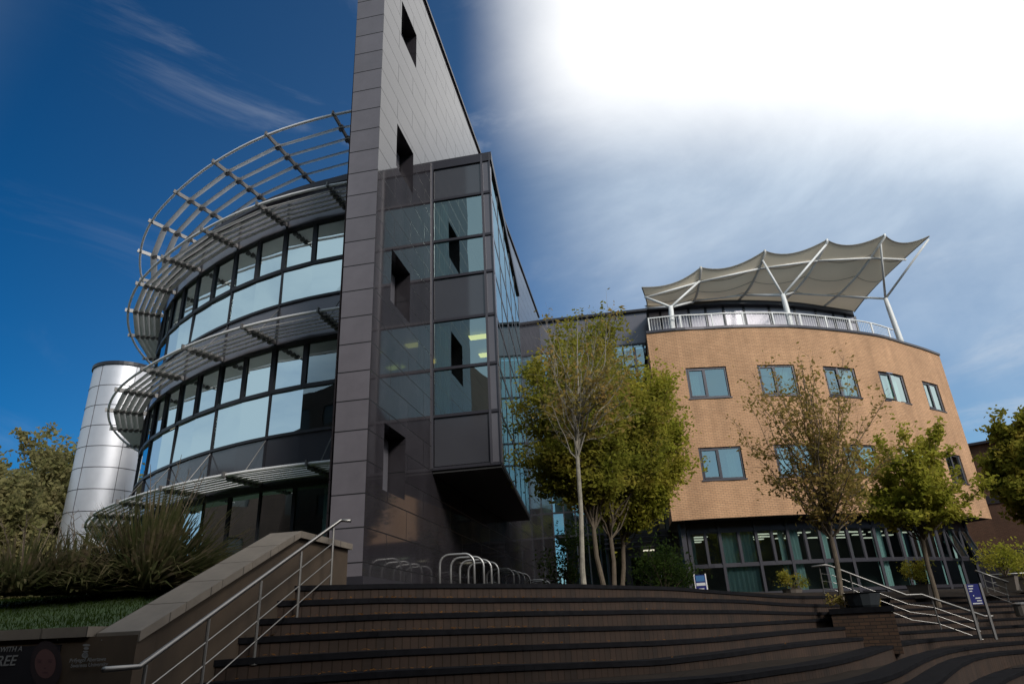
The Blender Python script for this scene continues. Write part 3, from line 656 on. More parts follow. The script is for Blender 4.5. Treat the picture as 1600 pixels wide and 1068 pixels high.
# ------------------------------------------------------------------ canopy
cn_=thing('tensile_canopy','pale fabric tensile canopy with scalloped edge on white steel masts above the roof terrace','canopy',tuple(BW(s_of(24.4),ZU-.1,-.7)))
pk=[((1003,449),31.4),((1095,418),32.5),((1195,392),33.5),((1292,375),34.9),((1382,367),36.8),((1452,369),38.6)]
bk=[((1008,478),34.0),((1078,474),34.7),((1148,471),35.6),((1215,474),37.0),((1278,482),39.0),((1335,487),40.7)]
FPk=[atd(*p,d) for p,d in pk]; BPk=[atd(*p,d) for p,d in bk]
NV=16; NU=10
def surf(i,f,v):
    a=FPk[i].lerp(FPk[i+1],f); b=BPk[i].lerp(BPk[i+1],f)
    sc_=4*f*(1-f)
    inw=(b-a).normalized(); a=a+inw*sc_*.34+Vector((0,0,-.16*sc_))
    p=b.lerp(a,v); 
    p.z-= .40*math.sin(math.pi*v)            # concave profile between back and front
    p.z-= .05*sc_*math.sin(math.pi*min(v*1.0,1))
    if i==4: p-= (FPk[5]-FPk[4]).normalized()*(f**3)*.75*math.sin(math.pi*v)
    if i==0: p+= (FPk[1]-FPk[0]).normalized()*((1-f)**3)*.15*math.sin(math.pi*v)
    return p
mb=MB()
for i in range(5):
    for a in range(NU):
        for b in range(NV): mb.quad(surf(i,a/NU,b/NV),surf(i,(a+1)/NU,b/NV),surf(i,(a+1)/NU,(b+1)/NV),surf(i,a/NU,(b+1)/NV))
mb.build('fabric_roof',FAB,cn_,smooth=True)
mb=MB()
for v in (.3,.55,.8):
    for i in range(5): mb.tube([surf(i,a/NU,v)-Vector((0,0,.012)) for a in range(NU+1)],.014,4)
mb.build('seam',SEAM,cn_)
mb=MB()
for i in range(5): mb.tube([surf(i,a/NU,1) for a in range(NU+1)],.035,5)
mb.tube([surf(4,1,b/NV) for b in range(NV+1)],.03,5); mb.tube([surf(0,0,b/NV) for b in range(NV+1)],.03,5)
mb.build('edge_cable',SEAM,cn_)
def sp(i,v,dz=-.12):
    p=surf(min(i,4),1. if i==5 else 0.,v); return p+Vector((0,0,dz))
for i in range(1,5):
    mb=MB(); mb.tube([sp(i,v/8,-.10) for v in range(9)]+[FPk[i]+Vector((0,0,.05))],.065,8); mb.build('rib',WHITE if i==3 or i==4 else TERR if False else M('rib_paint_%d'%i,(.5,.48,.45),.5),cn_,smooth=True)
for i in range(5):
    mb=MB(); mb.tube([sp(i,.78),sp(i+1,.78)],.06,8); mb.build('front_purlin',WHITE,cn_,smooth=True)
    mb=MB(); mb.tube([sp(i,.28),sp(i+1,.28)],.05,8); mb.build('rear_purlin',WHITE,cn_,smooth=True)
masts=[((1050,513),(1048,478),31.15,[(0,.80),(1,.80),(0,.10),(1,.25)]),((1236,508),(1223,460),33.4,[(2,.90),(3,.97),(2,.28),(3,.3)]),((1407,530),(1383,465),39.3,[(4,.93),(5,.99),(4,.28)])]
for bp_,fp_,D,arms in masts:
    b_=atd(*bp_,D); f_=atd(*fp_,D); b_.z=12.9; bb=Vector((b_.x,b_.y,12.85))
    mb=MB(); mb.tube([bb,bb.lerp(f_,.15),bb.lerp(f_,.8),f_],[.15,.15,.13,.10],14); mt=mb.build('mast',WHITE,cn_,smooth=True)
    for i,v in arms:
        mb=MB(); mb.tube([f_-Vector((0,0,.06)),sp(i,v)],[.065,.055],8); mb.build('arm',WHITE,mt,smooth=True)
# ------------------------------------------------------------------ background brown building
bb_=thing('brown_brick_building','brown brick building with dark base at the far right behind the buff brick wing','building',tuple(hv(37)*60)[:2]+(0,))
P0=hv(33.2)*52; P1=hv(72)*60
def BB(s,z,o=0): d=(P1-P0).normalized(); p=P0+d*s+Vector((d.y,-d.x,0))*o; return Vector((p.x,p.y,z))
LB=(P1-P0).length
mb=MB(); holedwall(mb,BB,-6,LB,3.0,9.45,[],ds=2); mb.build('brick_wall',BRICKB,bb_)
mb=MB(); holedwall(mb,BB,-6,LB,-.5,3.0,[],ds=50); mb.build('base_wall',FRAMEG,bb_)
mb=MB(); mb.bar(BB(-6,9.5,.1),BB(LB,9.5,.1),.4,.15); mb.bar(BB(-6,6.0,.02),BB(LB,6.0,.02),.06,.5); mb.build('coping',FRAMEG,bb_)
mb=MB(); mb.quad(BB(-6,9.5),BB(LB,9.5),BB(LB,9.5,-14),BB(-6,9.5,-14)); mb.quad(BB(-6,-.5),BB(-6,9.5),BB(-6,9.5,-14),BB(-6,-.5,-14)); mb.build('roof',FRAMEG,bb_)
# unseen blocks round the square, added and sized for reflections and shade on steps
def block(name,label,p0,p1,h,seed):
    o=thing(name,label,'building',((p0[0]+p1[0])/2,(p0[1]+p1[1])/2,-1.6)); a=Vector((p0[0],p0[1],0)); b=Vector((p1[0],p1[1],0)); d=(b-a).normalized(); L=(b-a).length; n=Vector((d.y,-d.x,0))
    if n.dot(-a)<0: n=-n
    def f(s_,z,o_=0): p=a+d*s_-n*o_; return Vector((p.x,p.y,z))
    ws=[(1.5+3.8*i,3.6+3.8*i,z,z+1.6) for i in range(int((L-3)/3.8)) for z in (1.,4.6,8.2,11.8,15.4) if z+2<h]
    mb=MB(); holedwall(mb,f,0,L,-1.6,h,ws); mb.quad(f(0,h),f(L,h),f(L,h,10),f(0,h,10)); mb.quad(f(0,-1.6,10),f(0,-1.6),f(0,h),f(0,h,10)); mb.quad(f(L,-1.6),f(L,-1.6,10),f(L,h,10),f(L,h)); mb.quad(f(L,-1.6,10),f(0,-1.6,10),f(0,h,10),f(L,h,10)); mb.build('brick_wall',BRICKD,o)
    mb=MB()
    for p,q,c,e in ws: mb.quad(f(p,c,.1),f(q,c,.1),f(q,e,.1),f(p,e,.1))
    mb.build('windows',SOFF,o)
block('unseen_block_opposite','lowest unseen brick block across the square behind the viewpoint, between the two others',(-14,-7.5),(4,-7.5),11.6,3)
block('unseen_block_opposite','tallest unseen brick block across the square behind the viewpoint, at its left end',(-70,-7.5),(-14.2,-7.5),18.4,5)
block('unseen_block_opposite','lower unseen brick block across the square behind the viewpoint, at its right end',(4.2,-7.5),(60,-7.5),12.6,4)
block('unseen_block_left','low brown brick block added out of view beyond the lawn at left to darken reflections',(-34,-8),(-36,16),10.5,1)
block('unseen_block_right','low brown brick block added out of view at right to darken reflections',(47,-8),(50,30),9.,2)
# ------------------------------------------------------------------ ground, steps
def smin(x): return max(0.,min(1.,x))
def SF(az): return .886+.114*smin(az/25.)
mb=MB(); mb.quad((-900,-900,-1.75),(900,-900,-1.75),(900,900,-1.75),(-900,900,-1.75)); tag(mb.build('ground',PAVE),kind='structure')
L0=[(-17.5,11.5,.779),(-11,11.75,.779),(-6,12.2,.772),(0,13.0,.754),(4,13.6,.74),(10,15.0,.69),(12,15.7,.672),(15,17.0,.60),(17,18,.55),(19,19.3,.495),(21,20.6,.447),(23.5,22,.444)]
LT={0:L0,
1:[(-19,11.08,.548),(-11,11.33,.548),(0,12.5,.50),(10,14.4,.456),(15,16.4,.40),(17,17.4,.377),(20,19.2,.27),(23.5,21.2,.20)],
2:[(-20.5,10.65,.30),(-11,10.9,.30),(0,12,.27),(10,13.8,.22),(15,15.7,.17),(17,16.6,.148),(22,20.3,.03),(24,21,.02)],
3:[(-22,10.3,.069),(-11,10.5,.069),(0,11.5,.02),(10,13.2,-.05),(15,15,-.09),(21,19,-.11),(24,20,-.115)],
4:[(-23.5,9.9,-.175),(-11,10.07,-.175),(0,11,-.22),(10,12.5,-.29),(15,14,-.315),(22,18.2,-.305),(25,19.3,-.31)],
5:[(-25,9.5,-.411),(-11,9.65,-.411),(0,10.4,-.46),(10,11.7,-.545),(15,12.8,-.525),(22.7,17.3,-.526),(26,18.9,-.53)],
6:[(-27,9.1,-.63),(-11,9.2,-.63),(0,9.6,-.68),(10,10.1,-.72),(15,10.5,-.72),(21.5,12.6,-.72),(24.5,15,-.72),(26.8,20,-.72),(30.3,22.5,-.72),(34,24,-.73),(42,25.5,-.73)],
7:[(-29,8.7,-.85),(0,9.1,-.88),(15,9.7,-.9),(23,11.2,-.91),(26,12.8,-.91),(27.4,15.2,-.91),(28.3,18.2,-.91),(30.8,21.4,-.91),(33.8,23.4,-.91),(42,24.6,-.91)],
8:[(-31,8.3,-1.05),(0,8.6,-1.07),(15,9,-1.08),(24,9.9,-1.08),(28,12.2,-1.08),(29.3,16,-1.08),(30,18.8,-1.08),(31.3,21.1,-1.08),(33.6,22.4,-1.08),(42,23.8,-1.08)],
9:[(-33,7.9,-1.25),(0,8.1,-1.27),(20,8.4,-1.27),(28,9.5,-1.27),(31,14,-1.27),(33,19,-1.27),(42,22,-1.27)],
10:[(-35,7.5,-1.45),(0,7.6,-1.47),(25,7.8,-1.47),(33,10,-1.47),(42,20,-1.47)]}
RT={k:[(26.7,[26,25,24,23,22,21][k],[.372,.205,.024,-.14,-.35,-.53][k]),(34.2,30.-k,[.25,.096,-.04,-.205,-.382,-.56][k]),(44,34.-k,[.25,.096,-.04,-.205,-.382,-.56][k])] for k in range(6)}
def stepcurve(tab,a0,a1,da=.75):
    out=[]; n=max(2,int((a1-a0)/da)); 
    for i in range(n+1):
        a=a0+(a1-a0)*i/n; D=0;z=0;wt=0
        for o_ in (-1.2,-.6,0,.6,1.2): D+=interp([(t[0],t[1]) for t in tab],a+o_); z+=interp([(t[0],t[2]) for t in tab],a+o_)
        D/=5; z/=5; s=SF(a); p=hv(a)*D*s; out.append(Vector((p.x,p.y,z*s)))
    return out
def curve_step(mb,P,th=.065,riser=.40,depth=6.,ov=.025):
    s=0
    for a,b in zip(P,P[1:]):
        L=(b-a).length; d=Vector(((b-a).x,(b-a).y,0)).normalized(); n=Vector((d.y,-d.x,0))
        if n.dot(-a)<0: n=-n
        z=Vector((0,0,1)); back=n*(-.42)
        # nosing slab (mat 1)
        mb.hexa([a+n*ov-z*th,b+n*ov-z*th,b+back-z*th,a+back-z*th],[a+n*ov,b+n*ov,b+back,a+back],mi=1)
        # riser (mat 0), tread behind (mat 2)
        mb.quad(a-z*riser,b-z*riser,b-z*(th),a-z*(th),((s,0),(s+L,0),(s+L,riser-th),(s,riser-th)),0)
        fa=a*(1+depth/a.length) ; fb=b*(1+depth/b.length)
        mb.quad(a+back-z*.004,b+back-z*.004,Vector((fb.x,fb.y,b.z-.004)),Vector((fa.x,fa.y,a.z-.004)),mi=2)
        s+=L
mb=MB()
ends={0:23.4,1:23.4,2:23.4,3:23.2,4:23.6,5:24.4,6:42,7:42,8:42,9:42,10:42}
for k in LT: curve_step(mb,stepcurve(LT[k],LT[k][0][0]-1.0,ends[k]),depth=[3,2,2,2,2,2.5,2.5,2.5,2.5,2.,2.][k],riser=.42)
tag(mb.build('steps',[SOLD,NOSE,PAVE]),kind='structure')
mb=MB()
for k in RT: curve_step(mb,stepcurve(RT[k],26.7,44),depth=2.,riser=.30,th=.055)
tag(mb.build('steps',[SOLD,NOSE,PAVE]),kind='structure')
# plaza sheet
mb=MB(); PZ=[]
for i in range(0,64):
    a=-17.6+i*1.0
    if a<24.9: p=stepcurve(L0,a,a+.001)[0]; 
    else: p=stepcurve(RT[0],max(a,26.7),max(a,26.7)+.001)[0]; r_=math.hypot(p.x,p.y); q=hv(a)*r_; p=Vector((q.x,q.y,p.z))
    D0=math.hypot(p.x,p.y); row=[]
    for dd,zt in ((.38,0),(2.,.5),(5,.9),(9,1)):
        q=hv(a)*(D0+dd); row.append(Vector((q.x,q.y,(p.z-.004)+(max(.69,p.z)-p.z)*zt)))
    q=hv(a)*500; row.append(Vector((q.x,q.y,max(.69,p.z)))); PZ.append(row)
for r1,r2 in zip(PZ,PZ[1:]):
    for j in range(4): mb.quad(r1[j],r2[j],r2[j+1],r1[j+1])
tag(mb.build('plaza_paving',PAVE),kind='structure')
# ------------------------------------------------------------------ left wall, lawn
WB=Vector((-3.021,10.127,0)); 
def WL(s,off,z): p=WB+D1*s-N1*off; return Vector((p.x,p.y,z))
wl=thing('stair_flank_wall','rendered wall with sloping stone coping beside the left handrail of the steps','wall',tuple(WL(-1,0.2,-1.6)))
S=[(-3.39,.15),(-.505,1.41),(1.22,1.41)]
mb=MB()
for (s0,z0),(s1,z1) in zip(S,S[1:]): mb.hexa([WL(s0,.36,-1.6),WL(s0,.04,-1.6),WL(s1-.03*(s1>1),.04,-1.6),WL(s1-.03*(s1>1),.36,-1.6)],[WL(s0,.36,z0-.09),WL(s0,.04,z0-.09),WL(s1-.03*(s1>1),.04,z1-.09),WL(s1-.03*(s1>1),.36,z1-.09)])
mb.build('wall',WALLR,wl)
segs=[(-3.42,-2.80),(-2.80,-2.22),(-2.22,-1.65),(-1.65,-1.08),(-1.08,-.505),(-.505,.35),(.35,1.24)]
def zc(s): return interp([(-3.42,.15)]+S[1:]+[(1.24,1.41)],s)
for a,b in segs:
    mb=MB(); g=.004; a+=g; b-=g
    mb.hexa([WL(a,.46,zc(a)-.09),WL(a,-.02,zc(a)-.09),WL(b,-.02,zc(b)-.09),WL(b,.46,zc(b)-.09)],[WL(a,.46,zc(a)),WL(a,-.02,zc(a)),WL(b,-.02,zc(b)),WL(b,.46,zc(b))]); mb.build('coping_stone',COPE,wl)
fw=thing('lawn_retaining_wall','low rendered retaining wall with stone coping holding up the lawn, black banner fixed to its face','wall',(-7,7,-1.6))
FA=WL(-3.42,0.0,0); FB=Vector((-14,7.45,0)); fd=(FB-FA).normalized(); fnn=Vector((fd.y,-fd.x,0))
if fnn.dot(-FA)<0: fnn=-fnn
def FWp(s,o,z): p=FA+fd*s+fnn*o; return Vector((p.x,p.y,z+.10+.006*s))
mb=MB(); mb.hexa([FWp(0,0,-1.6),FWp(11,0,-1.6),FWp(11,-.3,-1.6),FWp(0,-.3,-1.6)],[FWp(0,0,.02),FWp(11,0,.02),FWp(11,-.3,.02),FWp(0,-.3,.02)]); mb.build('wall',WALLR,fw)
for k in range(12):
    mb=MB(); a,b=.0+k*.92+.004,.92+k*.92-.004
    if k==0: a=.47
    mb.hexa([FWp(a,.05,.022),FWp(b,.05,.022),FWp(b,-.38,.022),FWp(a,-.38,.022)],[FWp(a,.05,.112),FWp(b,.05,.112),FWp(b,-.38,.112),FWp(a,-.38,.112)]); mb.build('coping_stone',COPE,fw)
mb=MB(); G=[]
rows_=[(.0,.17),(.9,.35),(2.2,.60),(3.6,.80),(6,.88),(14,.88),(60,.7),(300,.7)]
for j,(t_,z) in enumerate(rows_):
    row=[]
    for i in range(14):
        f=i/13.; p0=FWp(.2+10.6*f,-.36,0); pe=WL(-3.0,.3,0).lerp(Vector((-70,30,0)),0)
        d=(D1*(1-f)+Vector((-.75,.66,0))*f).normalized(); q=p0+d*t_; row.append(Vector((q.x,q.y,z+.02*math.sin(i*1.7+j))))
    G.append(row)
for r1,r2 in zip(G,G[1:]):
    for i in range(13): mb.quad(r1[i],r1[i+1],r2[i+1],r2[i])
tag(mb.build('lawn',LAWN,smooth=True),kind='structure')
# short grass blades so the lawn edge is not a clean sheet
mb=MB(); rr=random.Random(5)
for k in range(26000):
    f=rr.random()**.8; j=rr.random()**.8*4.2; j0=int(j); fi=f*13*.62; i0=int(fi); a=G[j0][i0].lerp(G[j0][i0+1],fi-i0); b=G[min(j0+1,5)][i0].lerp(G[min(j0+1,5)][i0+1],fi-i0); p=a.lerp(b,j-j0)
    an=rr.random()*6.28; h=.025+.03*rr.random(); wv=Vector((math.cos(an),math.sin(an),0))*.006; mb.tri(p-wv,p+wv,p+Vector((rr.uniform(-.02,.02),rr.uniform(-.02,.02),h)))
tag(mb.build('grass',leafmat('grass_blades',(.018,.034,.006),(.03,.052,.009),(.045,.062,.015),2.)),'short green grass covering the sloping lawn at the left','grass',kind='stuff')
# banner
bn=thing('event_banner','black banner with a face and white lettering on the low wall at bottom left','banner',tuple(FWp(2,.02,-.7)))
mb=MB(); mb.hexa([FWp(.72,.035,-.80),FWp(6,.035,-.80),FWp(6,.02,-.80),FWp(.72,.02,-.80)],[FWp(.72,.035,-.035),FWp(6,.035,-.035),FWp(6,.02,-.035),FWp(.72,.02,-.035)]); mb.build('sheet',BANN,bn)
def bp2(px,py):   # point on banner face
    r=ray(px,py); P0=FWp(0,.040,0); t=P0.dot(fnn)/Vector((r.x,r.y,r.z)).dot(fnn); return r*t
def text(s,px,py,size,mat,nm,shear=0.,par=None,org=None,xd=None,nd=None):
    cu=bpy.data.curves.new('t','FONT'); cu.body=s; cu.size=size; cu.extrude=.001; cu.shear=shear; cu.offset=size*.012
    to=bpy.data.objects.new('t',cu); sc.collection.objects.link(to); dg=bpy.context.evaluated_depsgraph_get(); me=bpy.data.meshes.new_from_object(to.evaluated_get(dg)); bpy.data.objects.remove(to)
    o=bpy.data.objects.new(nm,me); sc.collection.objects.link(o); me.materials.clear(); me.materials.append(mat)
    X=(xd or -fd); Z=(nd or fnn); Y=Vector((0,0,1)); p=org or bp2(px,py)
    mm=Matrix.Identity(4)
    for i in range(3): mm[i][0]=X[i]; mm[i][1]=Y[i]; mm[i][2]=Z[i]; mm[i][3]=p[i]
    me.transform(mm); o.parent=par; 
    if par and par.type=='EMPTY': o.matrix_parent_inverse=Matrix.Translation(-Vector(par.location))
    return o
text('WITH A',-1,1018,.062,LETT,'lettering',.1,bn); text('DEGREE',-48,1042,.125,LETT,'lettering',.15,bn)
text('Prifysgol Abertawe',108,1034,.046,LETT,'lettering',0,bn); text('Swansea University',110,1042,.046,LETT,'lettering',0,bn)
def blob(cx,cy,rx,ry,mat,nm,o=.0,n=20,par=None,rot=0.):
    mb=MB(); c=bp2(cx,cy)+fnn*o; pts=[bp2(cx+rx*math.cos(2*math.pi*i/n)*math.cos(rot)-ry*math.sin(2*math.pi*i/n)*math.sin(rot),cy+ry*math.sin(2*math.pi*i/n)*math.cos(rot)+rx*math.cos(2*math.pi*i/n)*math.sin(rot))+fnn*o for i in range(n)]
    for i in range(n): mb.tri(c,pts[i],pts[(i+1)%n])
    return mb.build(nm,mat,par)
face=blob(72,1038,25,38,HAIRP,'printed_hair',.0,par=bn); blob(71,1036,16.5,23,SKINP,'printed_face',.002,par=face)
for a,b,c,d in ((62,1033,3.5,1.4),(79,1033,3.5,1.4),(70.5,1043,2.,1.5),(71,1050,5,1.5),(62,1030,4.5,.8),(79,1030,4.5,.8)): blob(a,b,c,d,FEAT,'printed_features',.003,10,par=face)
em=blob(135,1007,6,2.,LETT,'emblem',.0,par=bn); 
for a,b,c,d,e in ((135,1012,4.2,2.3,LETT),(134,1017,4.6,1.4,LETT),(133,1023,5.2,4.6,LETT),(133,1022,3.,2.6,BANN),(136,1022,1.6,3.6,LETT)): blob(a,b,c,d,e,'emblem_shape',.002,12,par=em)
for px in (90,159,15): blob(px,999,1.1,1.1,STEEL,'eyelet',.002,8,par=bn)
# ------------------------------------------------------------------ handrails
def rail(name,label,top,posts,foot,nrails=3,gap=.2,r=.024,group=None,post_r=.018,rs=None):
    base=foot[0]; o=thing(name,label,'handrail',tuple(base),group)
    mb=MB(); mb.tube(top,r,10); mb.build('handrail',STEEL,o,smooth=True)
    for (p,f) in zip(posts,foot):
        mb=MB(); mb.tube([f,p],post_r,8); mb.tube([f,f+Vector((0,0,.015))],.05,10); mb.build('post',STEEL,o)
    for k in range(nrails):
        mb=MB(); dz=Vector((0,0,-gap*(k+1))); P=[q+dz for q in (rs or posts)]
        mb.tube(P,.0075,6); mb.build('rail',STEEL,o)
    return o
RBp=Vector((-2.755,10.083,0))
def RL(s,z): p=RBp+D1*s; return Vector((p.x,p.y,z))
def rz(s): return 1.53+.455*s
ps=[-.02,-.93,-1.84,-2.76,-3.60]
rail('stair_handrail','stainless handrail with three thin rails running down beside the rendered flank wall at left','',None,None) if False else None
tp=[RL(.20,rz(.22)-.02)+N1*.16,RL(.215,rz(.22))+N1*.04,RL(.19,rz(.21)),RL(-3.68,rz(-3.68)),RL(-4.1,rz(-3.68)-.0)]
rail('stair_handrail','stainless handrail with three thin rails running down beside the rendered flank wall at left',tp,[RL(s,rz(s)-.03) for s in ps],[RL(s,.69-.50*abs(s)) for s in ps],3,.215)
def pd(x,y,D): return atd(x,y,D)
topA=[pd(1268,885,21.8),pd(1290,882,22),pd(1298,884,22),pd(1416,929,22.5),pd(1440,928,22.6),pd(1538,962,23),pd(1552,962,23)]
pA=[((1280,884),(1288,927),22),((1328,896),(1337,940),22.1),((1456,936),(1472,986),22.7),((1525,960),(1537,1021),23)]
rail('stair_handrail','long stainless handrail stepping down past the brick planter on the right steps',topA,[pd(*a,D) for a,b,D in pA],[pd(*b,D) for a,b,D in pA],3,.2,.03,rs=[pd(1280,884,22),pd(1297,886,22),pd(1416,931,22.5),pd(1456,936,22.7),pd(1525,960,23)])
pB=[((1535,895),(1543,925),26),((1570,908),(1577,941),26.5)]
rail('stair_handrail','short stainless handrail higher up the right steps near the brick corner',[pd(1524,891,26),pd(1575,909,26.5)],[pd(*a,D) for a,b,D in pB],[pd(*b,D) for a,b,D in pB],3,.2,.03)
pC=[((1548,898),(1554,924),30),((1586,896),(1595,922),30.5)]
rail('stair_handrail','level stainless handrail farthest right beside potted shrubs',[pd(1540,898,30),pd(1595,895,30.5),pd(1640,894,31)],[pd(*a,D) for a,b,D in pC],[pd(*b,D) for a,b,D in pC],1,.25,.03)
# ------------------------------------------------------------------ cycle stands
def hoop(): 
    mb=MB(); P=[(-.36,0,-.1),(-.36,0,.55)]
    for k in range(1,7): a=math.pi/2*k/6; P.append((-.36+.2*(1-math.cos(a)),0,.6+.2*math.sin(a)))
    for k in range(0,7): a=math.pi/2*k/6; P.append((.16+.2*math.sin(a),0,.6+.2*math.cos(a)))
    P+=[(.36,0,.55),(.36,0,-.1)]; mb.tube(P,.025,8); return mb.build('cycle_stand',M('stand_metal',(.36,.36,.36),.38,.7),None,smooth=True)
h0=hoop(); first=True
hl=['nearest steel cycle stand to the steps','second steel cycle stand from the steps','third steel cycle stand from the steps','fourth steel cycle stand, last of the near group','first steel cycle stand of the middle group','second steel cycle stand of the middle group','third steel cycle stand of the middle group','last steel cycle stand of the middle group','nearer of two far steel cycle stands','farthest steel cycle stand by the entrance']
for k,(px,D) in enumerate([(714,14.6),(730,15.3),(743,16.0),(755,16.7),(781,18.8),(790,19.5),(799,20.2),(808,20.9),(836,24),(843,24.7)]):
    o=h0 if k==0 else h0.copy()
    if k: sc.collection.objects.link(o)
    p=atd(px,890,D); o.location=(p.x,p.y,.69); o.rotation_euler=(0,0,-R(4)); tag(o,hl[k],'cycle stand','cycle stands in a row beside the tiled fin')
# ------------------------------------------------------------------ planter pier
pr=thing('brick_planter','low brick planter with dark soldier capping between the two flights of steps','planter',tuple(hv(24.7)*17.8)[:2]+(-.8,))
s_=SF(24)*1.0
c0,c1=hv(22.7)*18.6,hv(26.75)*18.4; dpth=(c0+c1).normalized()*2.6
def V3(p,z): return Vector((p.x,p.y,z))
mb=MB(); mb.hexa([V3(c0,-.9),V3(c1,-.9),V3(c1+dpth,-.9),V3(c0+dpth,-.9)],[V3(c0,-.03),V3(c1,-.03),V3(c1+dpth,-.03),V3(c0+dpth,-.03)]); mb.build('brick_wall',PIERB,pr)
mb=MB(); e=.03; dx=(c1-c0).normalized(); dy=dpth.normalized()
mb.hexa([V3(c0-dx*e-dy*e,-.028),V3(c1+dx*e-dy*e,-.028),V3(c1+dx*e+dpth,-.028),V3(c0-dx*e+dpth,-.028)],[V3(c0-dx*e-dy*e,.09),V3(c1+dx*e-dy*e,.09),V3(c1+dx*e+dpth,.09),V3(c0-dx*e+dpth,.09)]); mb.build('capping',NOSE,pr)
# ------------------------------------------------------------------ vegetation
def leafquad(mb,p,s,rr):
    a=Vector((rr.gauss(0,1),rr.gauss(0,1),rr.gauss(0,.8))).normalized(); b=a.cross(Vector((rr.gauss(0,1),rr.gauss(0,1),rr.gauss(0,1)))).normalized(); a=a*s; b=b*s*.55
    mb.quad(p-a,p-b*.9,p+a,p+b*.9)
def tree(name,label,base,fork_z,cpos,rad,nl,ntw,nleaf,ls,tr,bark,leaf,seed,lean=0.,up=.6,group=None,bsc=1.,spread=.28):
    rr=random.Random(seed); o=thing(name,label,'tree',tuple(base),group)
    base=Vector(base); fork=Vector((base.x+(cpos[0]-base.x)*.25,base.y+(cpos[1]-base.y)*.25,fork_z)); C=Vector(cpos)
    mb=MB(); lf=MB(); top=Vector((C.x,C.y,C.z+rad[2]*.75))
    tp=[base-Vector((0,0,.1)),base.lerp(fork,.15)+Vector((rr.uniform(-.02,.02),0,0)),base.lerp(fork,.55)+Vector((rr.uniform(-.05,.05),0,0)),fork,fork.lerp(top,.35)+Vector((rr.uniform(-.12,.12),0,0)),fork.lerp(top,.7)+Vector((rr.uniform(-.12,.12),0,0)),top]
    mb.tube(tp,[tr*1.25,tr*1.02,tr*.92,tr*.85,tr*.5,tr*.3,tr*.08],9)
    def pt():
        while True:
            v=Vector((rr.uniform(-1,1),rr.uniform(-1,1),rr.uniform(-1,1)))
            if .35<v.length<1.: return Vector((C.x+v.x*rad[0],C.y+v.y*rad[1],C.z+v.z*rad[2]))
    for i in range(nl):
        tgt=pt(); h=rr.uniform(.0,.55)**1.3; st=fork.lerp(top,h*.8) if rr.random()<.8 else base.lerp(fork,.9)
        if tgt.z<st.z+.1: tgt.z=st.z+.15+abs(tgt.z-st.z)*.2
        d=tgt-st; mid=st+d*.4+Vector((d.x*.12,d.y*.12,-abs(d.z)*.10*(1-up)))+Vector((rr.uniform(-.1,.1),rr.uniform(-.1,.1),0))*d.length*.3
        P=[st]; 
        for k in range(1,7): t=k/6; P.append(st*(1-t)**2+mid*(2*t*(1-t))+tgt*t*t+Vector((rr.uniform(-1,1),rr.uniform(-1,1),rr.uniform(-1,1)))*.03*d.length*bsc)
        r0=tr*.38*(1-h*.5); mb.tube(P,[r0*(1-.88*k/6) for k in range(7)],5,False)
        for j in range(ntw):
            k=rr.uniform(.3,1.); ii=min(int(k*6),5); s=P[ii].lerp(P[ii+1],k*6-ii); dd=(P[ii+1]-P[ii]).normalized()
            L=rr.uniform(.35,1.)*spread*max(rad)
            e=s+(dd*.8+Vector((rr.gauss(0,.6),rr.gauss(0,.6),rr.gauss(.25,.45)))).normalized()*L; m_=s.lerp(e,.5)+Vector((0,0,.06*L))
            mb.tube([s,m_,e],[r0*.22,r0*.14,r0*.05],3,False)
            cl=rr.uniform(.2,1.7)
            for q in range(int(nleaf*cl)):
                t=rr.random(); c=s.lerp(e,t)+Vector((rr.gauss(0,1),rr.gauss(0,1),rr.gauss(0,.8)))*L*.17; leafquad(lf,c,ls*rr.uniform(.6,1.25),rr)
    mb.build('trunk',bark,o,smooth=False); lf.build('crown',leaf,o); return o
def at(px,py,D): return tuple(atd(px,py,D))
def bz(px,py,D,z): p=atd(px,py,D); return (p.x,p.y,z)
TG='trees planted in the square in front of the buildings'
tree('sparse_tree','slender pale-barked tree with bare upswept branches and thin foliage, in front of the green clump',bz(912,910,13.8,.6),3.45,at(912,590,13.8),(1.25,1.15,2.0),46,11,4,.055,0.049,BARKP,LEAFA,21,up=1.,spread=.3,group=TG)
tree('leafy_tree','green leafy tree with grey trunk just right of the pale-barked tree',bz(942,908,16.5,.6),2.2,at(893,655,16.5),(1.4,1.4,2.55),52,20,48,.062,0.061,BARKD,LEAFG,22,spread=.34,group=TG)
tree('leafy_tree','tall green leafy tree in the middle of the clump before the glazed link',bz(957,908,18.5,.6),2.2,at(943,630,18.5),(1.6,1.5,2.95),56,20,50,.066,0.066,BARKD,LEAFG,23,spread=.34,group=TG)
tree('leafy_tree','bushy yellow-green tree at the right of the clump, against the buff brick',bz(968,908,20.,.6),2.1,at(988,682,20.),(1.6,1.4,2.9),56,20,53,.07,0.07,BARKD,LEAFY,24,spread=.34,group=TG)
tree('autumn_tree','half-bare autumn tree with spreading limbs rising beside the brick planter',bz(1316,945,19.4,-.1),1.95,at(1278,672,19.8),(2.15,1.9,2.75),64,18,7,.06,0.066,BARKD,LEAFA,25,up=1.,spread=.3,group=TG)
tree('autumn_tree','smaller green and bronze tree in front of the right end of the buff brick',bz(1463,935,24.,.1),2.0,at(1428,745,24.),(1.95,1.6,2.2),46,16,21,.08,0.07,BARKD,LEAFY,26,up=.9,spread=.32,group=TG)
tree('leafy_tree','leafy tree cut by the right edge of the photo before the brown brick building',bz(1640,935,26,.1),2.2,at(1622,738,26.),(1.35,1.4,2.1),52,20,50,.085,0.078,BARKD,LEAFG,27,spread=.32,group=TG)
